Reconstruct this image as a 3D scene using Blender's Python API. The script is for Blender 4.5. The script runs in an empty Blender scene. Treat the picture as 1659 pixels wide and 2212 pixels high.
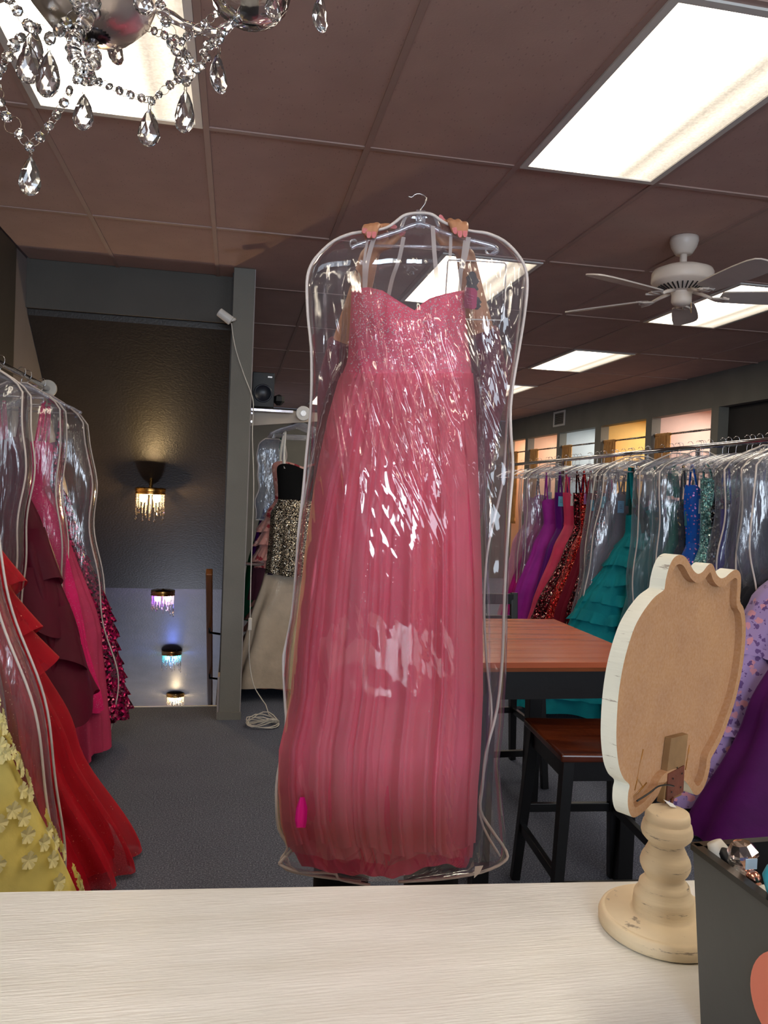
import bpy, bmesh, math, random
from mathutils import Vector, Matrix, noise
random.seed(7)
S = bpy.context.scene
COL = S.collection
PI = math.pi
# ------------------------------------------------------------------ camera
IW, IH, FP = 1659, 2212, 1680.0
CX, CY = IW/2, IH/2
CAMZ = 1.54
yaw = math.atan((829.5-505)/FP); pit = math.atan(43/FP); rol = math.atan(.04)
Fv = Vector((math.sin(yaw)*math.cos(pit), math.cos(yaw)*math.cos(pit), -math.sin(pit)))
R0 = Vector((math.cos(yaw), -math.sin(yaw), 0)); U0 = R0.cross(Fv)
Rv = R0*math.cos(rol)+U0*math.sin(rol); Uv = U0*math.cos(rol)-R0*math.sin(rol)
C0 = Vector((0, 0, CAMZ))
cd = bpy.data.cameras.new('camera'); cam = bpy.data.objects.new('camera', cd); COL.objects.link(cam)
cd.sensor_fit = 'VERTICAL'; cd.sensor_height = 24; cd.sensor_width = 18
cd.lens = 24*FP/IH; cd.clip_start = .05; cd.clip_end = 100
cam.matrix_world = Matrix(((Rv.x, Uv.x, -Fv.x, 0), (Rv.y, Uv.y, -Fv.y, 0), (Rv.z, Uv.z, -Fv.z, CAMZ), (0, 0, 0, 1)))
S.camera = cam
# real-world positions read off the photograph (ray through a point, met with a known surface)
def ray(x, y): return Fv+Rv*((x-CX)/FP)-Uv*((y-CY)/FP)
def PD(x, y, d): return C0+ray(x, y)*d
def PY(x, y, Y): r = ray(x, y); return C0+r*(Y/r.y)
def PZ(x, y, z): r = ray(x, y); return C0+r*((z-CAMZ)/r.z)
def PXp(x, y, X): r = ray(x, y); return C0+r*(X/r.x)
def PPL(x, y, p0, n): r = ray(x, y); return C0+r*((Vector(p0)-C0).dot(n)/r.dot(n))
def proj(q):
    v = Vector(q)-C0; d = v.dot(Fv); return CX+FP*v.dot(Rv)/d, CY-FP*v.dot(Uv)/d
# ------------------------------------------------------------------ world, lights, exposure
w = bpy.data.worlds.new('world'); S.world = w; w.use_nodes = True
w.node_tree.nodes['Background'].inputs[0].default_value = (.5, .6, .8, 1)
w.node_tree.nodes['Background'].inputs[1].default_value = .15
S.view_settings.view_transform = 'Standard'; S.view_settings.look = 'None'
S.view_settings.exposure = 1.12; S.view_settings.gamma = 1; S.view_settings.use_curve_mapping = False
try:
    S.cycles.transparent_max_bounces = 40; S.cycles.max_bounces = 10; S.cycles.caustics_reflective = False; S.cycles.caustics_refractive = False
except Exception: pass
def area(name, loc, direction, sx, sy, power, col):
    l = bpy.data.lights.new(name, 'AREA'); l.shape = 'RECTANGLE'; l.size = sx; l.size_y = sy; l.energy = power; l.color = col
    o = bpy.data.objects.new(name, l); COL.objects.link(o); o.location = loc
    o.rotation_euler = Vector(direction).to_track_quat('-Z', 'Y').to_euler(); return o
# daylight through the two shop-front windows in the wall behind the camera
area('daylight_shopfront', (-.2, -3.85, 2.03), (0, 1, -.05), 1.9, 1.25, 70, (.74, .86, 1))
area('daylight_shopfront', (3.0, -3.85, 2.03), (0, 1, -.05), 2.6, 1.25, 30, (.74, .86, 1))
LENS_E = 8.5      # strength of the fluorescent ceiling lenses
# ------------------------------------------------------------------ helpers
def tag(o, label=None, cat=None, group=None, kind=None):
    if label: o['label'] = label
    if cat: o['category'] = cat
    if group: o['group'] = group
    if kind: o['kind'] = kind
    return o
def thing(name, label, cat, loc=(0, 0, 0), group=None, rz=0):
    o = bpy.data.objects.new(name, None); COL.objects.link(o); o.location = loc; o.rotation_euler = (0, 0, rz)
    o.empty_display_size = .05
    return tag(o, label, cat, group)
class MB:
    def __init__(s): s.v = []; s.f = []
    def add(s, vs, fs):
        n = len(s.v); s.v += [Vector(v) for v in vs]; s.f += [tuple(i+n for i in f) for f in fs]; return s
    def box(s, a, b):
        x0, y0, z0 = a; x1, y1, z1 = b
        return s.add([(x0, y0, z0), (x1, y0, z0), (x1, y1, z0), (x0, y1, z0), (x0, y0, z1), (x1, y0, z1), (x1, y1, z1), (x0, y1, z1)],
                     [(0, 3, 2, 1), (4, 5, 6, 7), (0, 1, 5, 4), (1, 2, 6, 5), (2, 3, 7, 6), (3, 0, 4, 7)])
    def beam(s, p, q, w_, h_, up=(0, 0, 1), w2=None, h2=None):
        p = Vector(p); q = Vector(q); d = (q-p).normalized(); up = Vector(up)
        if abs(d.dot(up)) > .95: up = Vector((0, 1, 0))
        a = d.cross(up).normalized(); b = a.cross(d).normalized(); w2 = w2 or w_; h2 = h2 or h_
        vs = [p+a*(i*w_/2)+b*(j*h_/2) for i, j in ((-1, -1), (1, -1), (1, 1), (-1, 1))]+[q+a*(i*w2/2)+b*(j*h2/2) for i, j in ((-1, -1), (1, -1), (1, 1), (-1, 1))]
        return s.add(vs, [(0, 3, 2, 1), (4, 5, 6, 7), (0, 1, 5, 4), (1, 2, 6, 5), (2, 3, 7, 6), (3, 0, 4, 7)])
    def tube(s, pts, r, n=8, closed=False, caps=True):
        pts = [Vector(p) for p in pts]; m = len(pts)
        rs = r if isinstance(r, (list, tuple)) else [r]*m
        prev = None; rings = []
        for i, p in enumerate(pts):
            if closed: t = pts[(i+1) % m]-pts[i-1]
            else: t = pts[min(i+1, m-1)]-pts[max(i-1, 0)]
            if t.length < 1e-9: t = Vector((0, 0, 1))
            t.normalize()
            if prev is None:
                a = t.orthogonal().normalized()
            else:
                a = prev-t*prev.dot(t)
                a = a.normalized() if a.length > 1e-6 else t.orthogonal().normalized()
            prev = a; b = t.cross(a)
            rings.append([p+(a*math.cos(2*PI*k/n)+b*math.sin(2*PI*k/n))*rs[i] for k in range(n)])
        vs = [v for rg in rings for v in rg]; fs = []
        for i in range(m if closed else m-1):
            j = (i+1) % m
            for k in range(n): fs.append((i*n+k, i*n+(k+1) % n, j*n+(k+1) % n, j*n+k))
        if caps and not closed:
            fs.append(tuple(reversed(range(n)))); fs.append(tuple((m-1)*n+k for k in range(n)))
        return s.add(vs, fs)
    def lathe(s, prof, n=24, c=(0, 0, 0), caps=True, rib=0, ribn=0):
        c = Vector(c); vs = []
        for r, z in prof:
            for k in range(n):
                a = 2*PI*k/n; rr = r*(1+rib*math.cos(ribn*a)) if rib else r
                vs.append(c+Vector((rr*math.cos(a), rr*math.sin(a), z)))
        m = len(prof); fs = []
        for i in range(m-1):
            for k in range(n): fs.append((i*n+k, i*n+(k+1) % n, (i+1)*n+(k+1) % n, (i+1)*n+k))
        if caps: fs.append(tuple(reversed(range(n)))); fs.append(tuple((m-1)*n+k for k in range(n)))
        return s.add(vs, fs)
    def ball(s, c, r, n=12, m=8, sc=(1, 1, 1)):
        c = Vector(c); vs = [c+Vector((0, 0, -r*sc[2]))]; fs = []
        for i in range(1, m):
            t = -PI/2+PI*i/m
            for k in range(n):
                a = 2*PI*k/n; vs.append(c+Vector((r*sc[0]*math.cos(t)*math.cos(a), r*sc[1]*math.cos(t)*math.sin(a), r*sc[2]*math.sin(t))))
        vs.append(c+Vector((0, 0, r*sc[2])))
        for k in range(n): fs.append((0, 1+(k+1) % n, 1+k))
        for i in range(m-2):
            for k in range(n): fs.append((1+i*n+k, 1+i*n+(k+1) % n, 1+(i+1)*n+(k+1) % n, 1+(i+1)*n+k))
        t = len(vs)-1; b = 1+(m-2)*n
        for k in range(n): fs.append((b+k, b+(k+1) % n, t))
        return s.add(vs, fs)
    def grid(s, rows, closed=False):
        m = len(rows); n = len(rows[0]); vs = [v for r in rows for v in r]; fs = []
        for i in range(m-1):
            for k in range(n if closed else n-1):
                fs.append((i*n+k, i*n+(k+1) % n, (i+1)*n+(k+1) % n, (i+1)*n+k))
        return s.add(vs, fs)
    def ribbon(s, pts, wv, hw):
        rows = [[Vector(p)-Vector(wv)*hw, Vector(p)+Vector(wv)*hw] for p in pts]
        return s.grid(rows)
    def prism(s, poly, off):
        n = len(poly); off = Vector(off); p = [Vector(q) for q in poly]
        return s.add(p+[q+off for q in p], [tuple(range(n)), tuple(reversed(range(n, 2*n)))]+[(i, i+n, (i+1) % n+n, (i+1) % n) for i in range(n)])
    def mesh(s, name, shift=None):
        vs = s.v
        if shift is not None: vs = [v-shift for v in vs]
        me = bpy.data.meshes.new(name); me.from_pydata([tuple(v) for v in vs], [], s.f)
        bm = bmesh.new(); bm.from_mesh(me); bmesh.ops.recalc_face_normals(bm, faces=bm.faces); bm.to_mesh(me); bm.free()
        return me
def put(name, mb, mat, parent=None, smooth=False, bevel=0, world=False, loc=None, subsurf=0, solid=0, bseg=2):
    shift = None
    if world and parent is not None:
        q = parent
        shift = Vector((0, 0, 0))
        while q is not None: shift += Vector(q.location); q = q.parent
    if loc is not None and parent is None: shift = Vector(loc)
    me = mb.mesh(name, shift)
    o = bpy.data.objects.new(name, me); COL.objects.link(o)
    if parent is not None: o.parent = parent
    if loc is not None and parent is None: o.location = loc
    me.materials.append(mat)
    if smooth: me.polygons.foreach_set('use_smooth', [True]*len(me.polygons))
    if bevel:
        b = o.modifiers.new('b', 'BEVEL'); b.width = bevel; b.segments = bseg; b.limit_method = 'ANGLE'; b.angle_limit = .6
    if subsurf:
        b = o.modifiers.new('s', 'SUBSURF'); b.levels = subsurf; b.render_levels = subsurf
    if solid:
        b = o.modifiers.new('t', 'SOLIDIFY'); b.thickness = solid; b.offset = 0
    return o
def struct(name, mb, mat, parent=None, **k):
    o = put(name, mb, mat, parent, **k)
    if parent is None: o['kind'] = 'structure'
    return o
def inst(name, me, parent, loc, rot=(0, 0, 0), sc=(1, 1, 1)):
    o = bpy.data.objects.new(name, me); COL.objects.link(o); o.parent = parent; o.location = loc; o.rotation_euler = rot; o.scale = sc; return o
# ------------------------------------------------------------------ materials
def lin(c): return tuple((x/255/12.92 if x/255 <= .04045 else ((x/255+.055)/1.055)**2.4) for x in c)+(1,)
class NT:
    def __init__(s, name):
        s.m = bpy.data.materials.new(name); s.m.use_nodes = True; s.t = s.m.node_tree; s.b = s.t.nodes['Principled BSDF']; s.out = s.t.nodes['Material Output']
    def n(s, ty, **k):
        q = s.t.nodes.new(ty)
        for a, v in k.items():
            if a.startswith('i_'): q.inputs[int(a[2:])].default_value = v
            else: setattr(q, a, v)
        return q
    def l(s, a, b): s.t.links.new(a, b)
    def coord(s, scale=(1, 1, 1), kind='Object'):
        tc = s.n('ShaderNodeTexCoord'); mp = s.n('ShaderNodeMapping'); mp.inputs['Scale'].default_value = scale
        s.l(tc.outputs[kind], mp.inputs['Vector']); return mp.outputs[0]
    def noise(s, vec, sc, det=3, rough=.5):
        q = s.n('ShaderNodeTexNoise'); q.inputs['Scale'].default_value = sc; q.inputs['Detail'].default_value = det; q.inputs['Roughness'].default_value = rough
        s.l(vec, q.inputs['Vector']); return q
    def ramp(s, fac, stops):
        q = s.n('ShaderNodeValToRGB'); e = q.color_ramp.elements
        while len(e) < len(stops): e.new(.5)
        for i, (p, c) in enumerate(stops): e[i].position = p; e[i].color = c
        s.l(fac, q.inputs[0]); return q
    def mix(s, fac, a, b, ty='MIX'):
        q = s.n('ShaderNodeMix', data_type='RGBA', blend_type=ty)
        for i, x in ((0, fac), (6, a), (7, b)):
            if isinstance(x, (int, float)): q.inputs[i].default_value = x
            elif isinstance(x, tuple): q.inputs[i].default_value = x
            else: s.l(x, q.inputs[i])
        return q.outputs[2]
    def math(s, op, a, b=0.0):
        q = s.n('ShaderNodeMath', operation=op)
        for i, x in ((0, a), (1, b)):
            if isinstance(x, (int, float)): q.inputs[i].default_value = x
            else: s.l(x, q.inputs[i])
        return q.outputs[0]
    def bump(s, h, st, dist=.01, normal=None):
        q = s.n('ShaderNodeBump'); q.inputs['Strength'].default_value = st; q.inputs['Distance'].default_value = dist
        s.l(h, q.inputs['Height'])
        if normal: s.l(normal, q.inputs['Normal'])
        return q.outputs[0]
def g4(v): return (v, v, v, 1)
def paint(name, c, rough=.6, var=.06, sc=6, bs=.15, bsc=60, spec=.5, metal=0, stretch=(1, 1, 1), c2=None):
    t = NT(name); v = t.coord(stretch); q = t.noise(v, sc, 4)
    c = lin(c); d = lin(c2) if c2 else tuple(x*(1-var*3) for x in c[:3])+(1,)
    r = t.ramp(q.outputs[0], [(.35, d), (.65, c)]); t.l(r.outputs[0], t.b.inputs['Base Color'])
    t.b.inputs['Roughness'].default_value = rough; t.b.inputs['Metallic'].default_value = metal; t.b.inputs['Specular IOR Level'].default_value = spec
    if bs: t.l(t.bump(t.noise(v, bsc, 4).outputs[0], bs, .004), t.b.inputs['Normal'])
    return t.m
def metal(name, c, rough=.2):
    t = NT(name); t.b.inputs['Metallic'].default_value = 1; t.b.inputs['Base Color'].default_value = lin(c)
    q = t.noise(t.coord(), 30, 3); r = t.ramp(q.outputs[0], [(.3, g4(rough*.7)), (.7, g4(rough*1.3))]); t.l(r.outputs[0], t.b.inputs['Roughness']); return t.m
def fabric(name, c, rough=.75, glit=0, gcol=(255, 235, 235), gsc=260, weave=True, sheen=.3, alpha=1, c2=None, gs=.30, trans=0):
    t = NT(name); v = t.coord(); q = t.noise(v, 7, 3)
    c = lin(c); d = lin(c2) if c2 else tuple(x*.78 for x in c[:3])+(1,)
    base = t.ramp(q.outputs[0], [(.35, d), (.65, c)]).outputs[0]
    t.b.inputs['Roughness'].default_value = rough; t.b.inputs['Specular IOR Level'].default_value = .25
    t.b.inputs['Sheen Weight'].default_value = sheen; t.b.inputs['Sheen Roughness'].default_value = .4; t.b.inputs['Sheen Tint'].default_value = c
    if glit:
        vo = t.n('ShaderNodeTexVoronoi'); vo.inputs['Scale'].default_value = gsc; t.l(v, vo.inputs['Vector'])
        sx = t.n('ShaderNodeSeparateColor'); t.l(vo.outputs['Color'], sx.inputs[0])
        m = t.math('MULTIPLY', t.math('LESS_THAN', vo.outputs['Distance'], gs), t.math('GREATER_THAN', sx.outputs[0], 1-glit))
        base = t.mix(m, base, lin(gcol)); t.l(t.mix(m, g4(rough), g4(.25)), t.b.inputs['Roughness'])
        t.l(t.math('MULTIPLY', m, .35), t.b.inputs['Metallic'])
    t.l(base, t.b.inputs['Base Color'])
    if weave: t.l(t.bump(t.noise(v, 420, 2).outputs[0], .25, .001, t.bump(t.noise(v, 22, 3).outputs[0], .35, .008)), t.b.inputs['Normal'])
    if trans:
        tr = t.n('ShaderNodeBsdfTranslucent'); tr.inputs[0].default_value = c; ms = t.n('ShaderNodeMixShader'); ms.inputs[0].default_value = trans
        t.l(t.b.outputs[0], ms.inputs[1]); t.l(tr.outputs[0], ms.inputs[2]); t.l(ms.outputs[0], t.out.inputs[0]); last = ms.outputs[0]
    else: last = t.b.outputs[0]
    if alpha < 1:
        tp = t.n('ShaderNodeBsdfTransparent'); lw = t.n('ShaderNodeLayerWeight'); lw.inputs[0].default_value = .35
        fac = t.math('MINIMUM', t.math('ADD', t.math('MULTIPLY', lw.outputs['Facing'], 1-alpha), alpha), 1.0)
        ms = t.n('ShaderNodeMixShader'); t.l(fac, ms.inputs[0]); t.l(tp.outputs[0], ms.inputs[1]); t.l(last, ms.inputs[2]); t.l(ms.outputs[0], t.out.inputs[0])
    return t.m
def sequin(name, c, c2, sc=140, rough=.28, dark=None, frac=.75):
    t = NT(name); v = t.coord(); vo = t.n('ShaderNodeTexVoronoi'); vo.inputs['Scale'].default_value = sc; t.l(v, vo.inputs['Vector'])
    sx = t.n('ShaderNodeSeparateColor'); t.l(vo.outputs['Color'], sx.inputs[0])
    c = lin(c); dk = lin(dark) if dark else tuple(x*.25 for x in c[:3])+(1,)
    base = t.mix(t.math('GREATER_THAN', sx.outputs[0], 1-frac), dk, c)
    base = t.mix(t.math('GREATER_THAN', sx.outputs[1], .90), base, lin(c2)); t.l(base, t.b.inputs['Base Color'])
    t.b.inputs['Metallic'].default_value = .65; t.b.inputs['Roughness'].default_value = rough
    h = t.math('ADD', t.math('MULTIPLY', vo.outputs['Distance'], .5), sx.outputs[2])
    nz = t.n('ShaderNodeVectorMath', operation='SUBTRACT'); t.l(vo.outputs['Color'], nz.inputs[0]); nz.inputs[1].default_value = (.5, .5, .5)
    ns = t.n('ShaderNodeVectorMath', operation='SCALE'); t.l(nz.outputs[0], ns.inputs[0]); ns.inputs['Scale'].default_value = 1.1
    ge = t.n('ShaderNodeNewGeometry'); na = t.n('ShaderNodeVectorMath', operation='ADD'); t.l(ge.outputs['Normal'], na.inputs[0]); t.l(ns.outputs[0], na.inputs[1])
    nn = t.n('ShaderNodeVectorMath', operation='NORMALIZE'); t.l(na.outputs[0], nn.inputs[0]); t.l(nn.outputs[0], t.b.inputs['Normal'])
    return t.m
def film(name, tint=(.97, .975, .985), haze=.03, k=1.0, rough=.05, bstr=.5, wr=(9, 9, 2.2), hcol=(.8, .85, 1, 1)):
    t = NT(name); v = t.coord(wr); n1 = t.noise(v, 2.2, 3, .55)
    n2 = t.noise(v, 9, 2)
    nb = t.bump(n2.outputs[0], bstr*.35, .006, t.bump(n1.outputs[0], bstr, .03))
    tp = t.n('ShaderNodeBsdfTransparent'); tp.inputs[0].default_value = tint+(1,)
    gl = t.n('ShaderNodeBsdfGlossy'); gl.inputs['Roughness'].default_value = rough; gl.inputs[0].default_value = (1, 1, 1, 1); t.l(nb, gl.inputs['Normal'])
    fr = t.n('ShaderNodeFresnel'); fr.inputs[0].default_value = 1.5; t.l(nb, fr.inputs['Normal'])
    ms = t.n('ShaderNodeMixShader'); t.l(t.math('MINIMUM', t.math('MULTIPLY', fr.outputs[0], k*1.5), .5), ms.inputs[0])
    t.l(tp.outputs[0], ms.inputs[1]); t.l(gl.outputs[0], ms.inputs[2])
    df = t.n('ShaderNodeBsdfDiffuse'); df.inputs[0].default_value = hcol; m2 = t.n('ShaderNodeMixShader'); m2.inputs[0].default_value = haze
    t.l(ms.outputs[0], m2.inputs[1]); t.l(df.outputs[0], m2.inputs[2]); t.l(m2.outputs[0], t.out.inputs[0]); return t.m
def crystal(name, tint=(1, 1, 1), rough=0.0):
    t = NT(name); gb = t.n('ShaderNodeBsdfGlass'); gb.inputs['IOR'].default_value = 1.5; gb.inputs['Roughness'].default_value = rough; gb.inputs[0].default_value = tint+(1,)
    tp = t.n('ShaderNodeBsdfTransparent'); gl = t.n('ShaderNodeBsdfGlossy'); gl.inputs['Roughness'].default_value = .03
    ms = t.n('ShaderNodeMixShader'); ms.inputs[0].default_value = .12; t.l(gb.outputs[0], ms.inputs[1]); t.l(gl.outputs[0], ms.inputs[2])
    t.l(ms.outputs[0], t.out.inputs[0]); return t.m
def emit(name, c, s):
    t = NT(name); t.b.inputs['Base Color'].default_value = c+(1,); t.b.inputs['Emission Color'].default_value = c+(1,); t.b.inputs['Emission Strength'].default_value = s; return t.m
m_wall = paint('grey_wall_paint', (128, 126, 118), .75, .04, 3, .35, 90)
m_wall_dark = paint('charcoal_wall_paint', (84, 79, 72), .6, .04, 3, .35, 90)
m_stairceil = paint('dark_textured_stair_paint', (50, 43, 39), .45, .05, 5, .5, 60)
m_stairlow = paint('slate_stair_paint', (112, 112, 116), .5, .05, 5, .5, 60)
m_wall_pale = paint('pale_plaster', (168, 160, 158), .7, .03, 3, .3, 90)
m_white = paint('white_paint', (235, 232, 226), .4, .02, 8, .1, 60)
m_black = paint('black_lacquer', (12, 11, 12), .35, .1, 8, .1, 60)
m_blackplastic = paint('black_plastic', (16, 17, 20), .5, .1, 8, .2, 120)
m_chrome = metal('chrome', (220, 218, 222), .12)
m_wire = metal('steel_wire', (200, 198, 200), .2)
def carpet():
    t = NT('blue_grey_carpet'); v = t.coord(); a = t.noise(v, 150, 4, .85); b = t.noise(v, 3, 3)
    r = t.ramp(a.outputs[0], [(.3, lin((40, 44, 56))), (.52, lin((100, 106, 124))), (.72, lin((190, 196, 212)))])
    t.l(t.mix(.15, r.outputs[0], t.ramp(b.outputs[0], [(.3, lin((76, 79, 88))), (.7, lin((112, 116, 126)))]).outputs[0]), t.b.inputs['Base Color'])
    t.b.inputs['Roughness'].default_value = .95; t.b.inputs['Specular IOR Level'].default_value = .1
    t.l(t.bump(a.outputs[0], .8, .004), t.b.inputs['Normal']); return t.m
m_carpet = carpet()
def tile_mat():
    t = NT('mauve_ceiling_tile'); v = t.coord(); a = t.noise(v, 5, 3)
    r = t.ramp(a.outputs[0], [(.3, lin((196, 164, 154))), (.7, lin((206, 174, 163)))])
    vs = t.coord((1, .45, 1)); vo = t.n('ShaderNodeTexVoronoi'); vo.inputs['Scale'].default_value = 80; t.l(vs, vo.inputs['Vector'])
    sx = t.n('ShaderNodeSeparateColor'); t.l(vo.outputs['Color'], sx.inputs[0])
    pit_ = t.math('MULTIPLY', t.math('LESS_THAN', vo.outputs['Distance'], .22), t.math('GREATER_THAN', sx.outputs[0], .6))
    t.l(t.mix(pit_, r.outputs[0], lin((184, 153, 143))), t.b.inputs['Base Color'])
    t.l(t.bump(t.math('MULTIPLY', pit_, -1.0), .35, .003, t.bump(t.noise(v, 120, 3).outputs[0], .2, .002)), t.b.inputs['Normal'])
    t.b.inputs['Roughness'].default_value = .9; return t.m
m_tile = tile_mat()
m_tee = paint('mauve_grid_bar', (186, 156, 146), .6, .02, 8, 0)
def lens_mat(ch=LENS_E):
    t = NT('prismatic_light_lens'); tc = t.n('ShaderNodeTexCoord'); sp = t.n('ShaderNodeSeparateXYZ'); t.l(tc.outputs['Object'], sp.inputs[0])
    # the main tube pair lies left of centre behind the lens, a weaker one near the other side
    x = sp.outputs[0]
    b1 = t.math('MAXIMUM', t.math('SUBTRACT', 1.0, t.math('MULTIPLY', t.math('ABSOLUTE', t.math('ADD', x, .10)), 3.9)), 0.0)
    b2 = t.math('MAXIMUM', t.math('SUBTRACT', 1.0, t.math('MULTIPLY', t.math('ABSOLUTE', t.math('SUBTRACT', x, .215)), 16.0)), 0.0)
    b = t.math('ADD', t.math('ADD', t.math('POWER', b1, 1.7), t.math('MULTIPLY', b2, .035)), .045)
    wv = t.n('ShaderNodeTexVoronoi'); wv.inputs['Scale'].default_value = 110; t.l(tc.outputs['Object'], wv.inputs['Vector'])
    pr_ = t.math('ADD', t.math('MULTIPLY', wv.outputs['Distance'], -.35), 1.1)
    t.l(t.math('MULTIPLY', t.math('MULTIPLY', b, pr_), ch), t.b.inputs['Emission Strength'])
    t.b.inputs['Base Color'].default_value = (.8, .75, .65, 1); t.b.inputs['Emission Color'].default_value = (1, .87, .68, 1); return t.m
m_lens = lens_mat()
# ------------------------------------------------------------------ room shell
XL, XR, YB, YF, CE = -1.37, 5.03, -4.0, 14.0, 2.96
SX = -.06
fl = MB(); fl.box((XL-.1, YB, -.12), (XR+1.5, 5.5, 0)); fl.box((SX-.02, 5.5, -.12), (XR+1.5, YF, 0))
struct('floor', fl, m_carpet)
ceil = MB(); ceil.box((XL-.1, YB, CE+.03), (XR+.1, 5.6, CE+.15)); ceil.box((SX-.05, 5.6, CE+.03), (XR+.1, YF, CE+.15))
ceiling = struct('ceiling', ceil, m_tee)
GX = [-1.46+.65*i for i in range(11)]; GX = [.49+.65*i for i in range(-3, 8)]
GY = [3.225+1.225*i for i in range(-6, 10)]
lights = [(1.14, 2.0), (-.81, 2.0), (1.14, 4.45), (3.09, 4.45), (3.09, 6.9), (3.09, 9.35), (1.14, 6.9), (1.14, 9.35), (1.14, 11.8), (3.09, 11.8), (3.09, 2.0), (-.81, -.45), (1.14, -.45), (3.09, -.45), (1.14, -2.9), (3.09, -2.9)]
def is_light(x, y): return any(abs(x-a) < .1 and abs(y-b) < .1 for a, b in lights)
pan = {}
def pan_mesh(sx, sy):
    k = (round(sx, 3), round(sy, 3))
    if k not in pan:
        me = MB().box((0, 0, 0), (sx, sy, .02)).mesh('ceiling_panel'); me.materials.append(m_tile); pan[k] = me
    return pan[k]
grid = MB()
for x in GX: 
    if XL < x < XR: grid.box((x-.012, YB, CE-.003), (x+.012, 5.45 if x < SX else YF, CE+.004))
for y in GY:
    if YB < y < YF: grid.box((XL if y < 5.45 else SX, y-.012, CE-.002), (XR, y+.012, CE+.005))
struct('ceiling_grid', grid, m_tee, ceiling)
xs = sorted([XL]+[x for x in GX if XL < x < XR]+[XR]); ys = sorted([YB]+[y for y in GY if YB < y < YF]+[YF])
for i in range(len(xs)-1):
    for j in range(len(ys)-1):
        x0, x1, y0, y1 = xs[i], xs[i+1], ys[j], ys[j+1]
        if is_light(x0, y0): continue
        if (x0+x1)/2 < SX:
            if y0 >= 5.45: continue
            y1 = min(y1, 5.45)
        inst('ceiling_panel', pan_mesh(x1-x0-.02, y1-y0-.02), ceiling, (x0+.01, y0+.01, CE+.002+random.uniform(0, .003)))
lens_me = MB().box((-.285, -.572, 0), (.285, .572, .004)).mesh('lens'); lens_me.materials.append(m_lens)
fr = MB()
for a, b in (((-.312, -.6), (-.285, .6)), ((.285, -.6), (.312, .6)), ((-.285, -.6), (.285, -.572)), ((-.285, .572), (.285, .6))): fr.box((a[0], a[1], -.006), (b[0], b[1], .012))
fr_me = fr.mesh('frame'); fr_me.materials.append(m_white)
LL = {(1.14, 2.0): 'large fluorescent ceiling light nearest at top right of the photo', (-.81, 2.0): 'fluorescent ceiling light directly above the crystal chandelier',
      (1.14, 4.45): 'fluorescent ceiling light seen through the clear garment bag beside the raised hands', (3.09, 4.45): 'fluorescent ceiling light behind the ceiling fan blades',
      (3.09, 6.9): 'fluorescent ceiling light below and left of the ceiling fan', (1.14, 6.9): 'fluorescent ceiling light in the third row back, mostly hidden by the held gown', (1.14, 9.35): 'fluorescent ceiling light in the fourth row back, behind the held gown',
      (1.14, 11.8): 'farthest left fluorescent ceiling light, glimpsed beside the loudspeaker', (3.09, 11.8): 'farthest right fluorescent ceiling light near the end of the shop',
      (3.09, 2.0): 'fluorescent ceiling light beyond the top right corner of the photo', (-.81, -.45): 'fluorescent ceiling light above and left of the viewer', (1.14, -.45): 'fluorescent ceiling light directly above the near side of the counter',
      (3.09, -.45): 'fluorescent ceiling light above and right of the viewer', (1.14, -2.9): 'fluorescent ceiling light by the middle of the shopfront', (3.09, -2.9): 'fluorescent ceiling light by the right shop window',
      (3.09, 9.35): 'small far fluorescent ceiling light just right of the garment bag'}
for x, y in lights:
    lb = LL.get((x, y), 'rectangular fluorescent ceiling light in the far or rear part of the shop ceiling')
    t = thing('ceiling_light', lb, 'ceiling light', (x+.325, y+.6125, CE-.004), 'recessed fluorescent ceiling lights')
    inst('lens', lens_me, t, (0, 0, 0)); inst('frame', fr_me, t, (0, 0, 0))
# walls
struct('wall_left', MB().box((XL-.15, YB, 0), (XL, 5.19, CE)), m_wall_dark)
struct('wall_back', MB().box((XL-.15, YB-.15, 0), (XR+1.4, YB-.02, CE)), m_wall)
struct('wall_front', MB().box((SX, YF, 0), (XR+1.4, YF+.1, CE)), m_wall)
struct('baseboard_left', MB().box((XL, YB, 0), (XL+.012, 5.19, .09)), m_wall)
# stairwell
sl = .82
def zc1(y): return 2.65-sl*(y-5.45)
def zc2(y): return .75-.72*(y-8.1)
struct('wall_stair_left', MB().prism([(XL-.12, 5.19, -5), (XL-.12, 12.2, -5), (XL-.12, 12.2, CE), (XL-.12, 5.19, CE)], (.115, 0, 0)), m_wall_pale)
struct('wall_stair_soffit', MB().box((XL-.004, 5.45, 2.65), (SX+.06, 5.6, CE+.03)), m_wall_dark)
struct('ceiling_stair_upper', MB().prism([(XL, 5.5, 2.61), (XL, 5.5, 2.8), (XL, 8.1, zc1(8.1)+.3), (XL, 8.1, zc1(8.1))], (SX-XL, 0, 0)), m_stairceil)
struct('ceiling_stair_lower', MB().prism([(XL, 8.1, zc2(8.1)), (XL, 8.1, zc2(8.1)+.15), (XL, 11.5, zc2(11.5)+.15), (XL, 11.5, zc2(11.5))], (SX-XL, 0, 0)), m_stairlow)
struct('wall_stair_far', MB().box((XL, 11.5, -5), (SX, 11.6, 0)), m_white)
struct('wall_stair_right', MB().prism([(SX, 5.33, -5), (SX, 11.6, -5), (SX, 11.6, CE), (SX, 5.33, CE)], (.09, 0, 0)), m_stairceil)
st = struct('floor_stair', MB().box((XL, 10.7, -4.72), (SX, 11.5, -4.6)), m_carpet)
for i in range(20):
    y = 5.5+i*.26; z = -.21*(i+1)
    put('stair_tread', MB().box((XL, y, z-.23), (SX, y+.28, z)), m_carpet, st, bevel=.01)
struct('trim_1', MB().box((XL, 5.5, -.03), (SX, 5.52, .004)), m_white)
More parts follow.
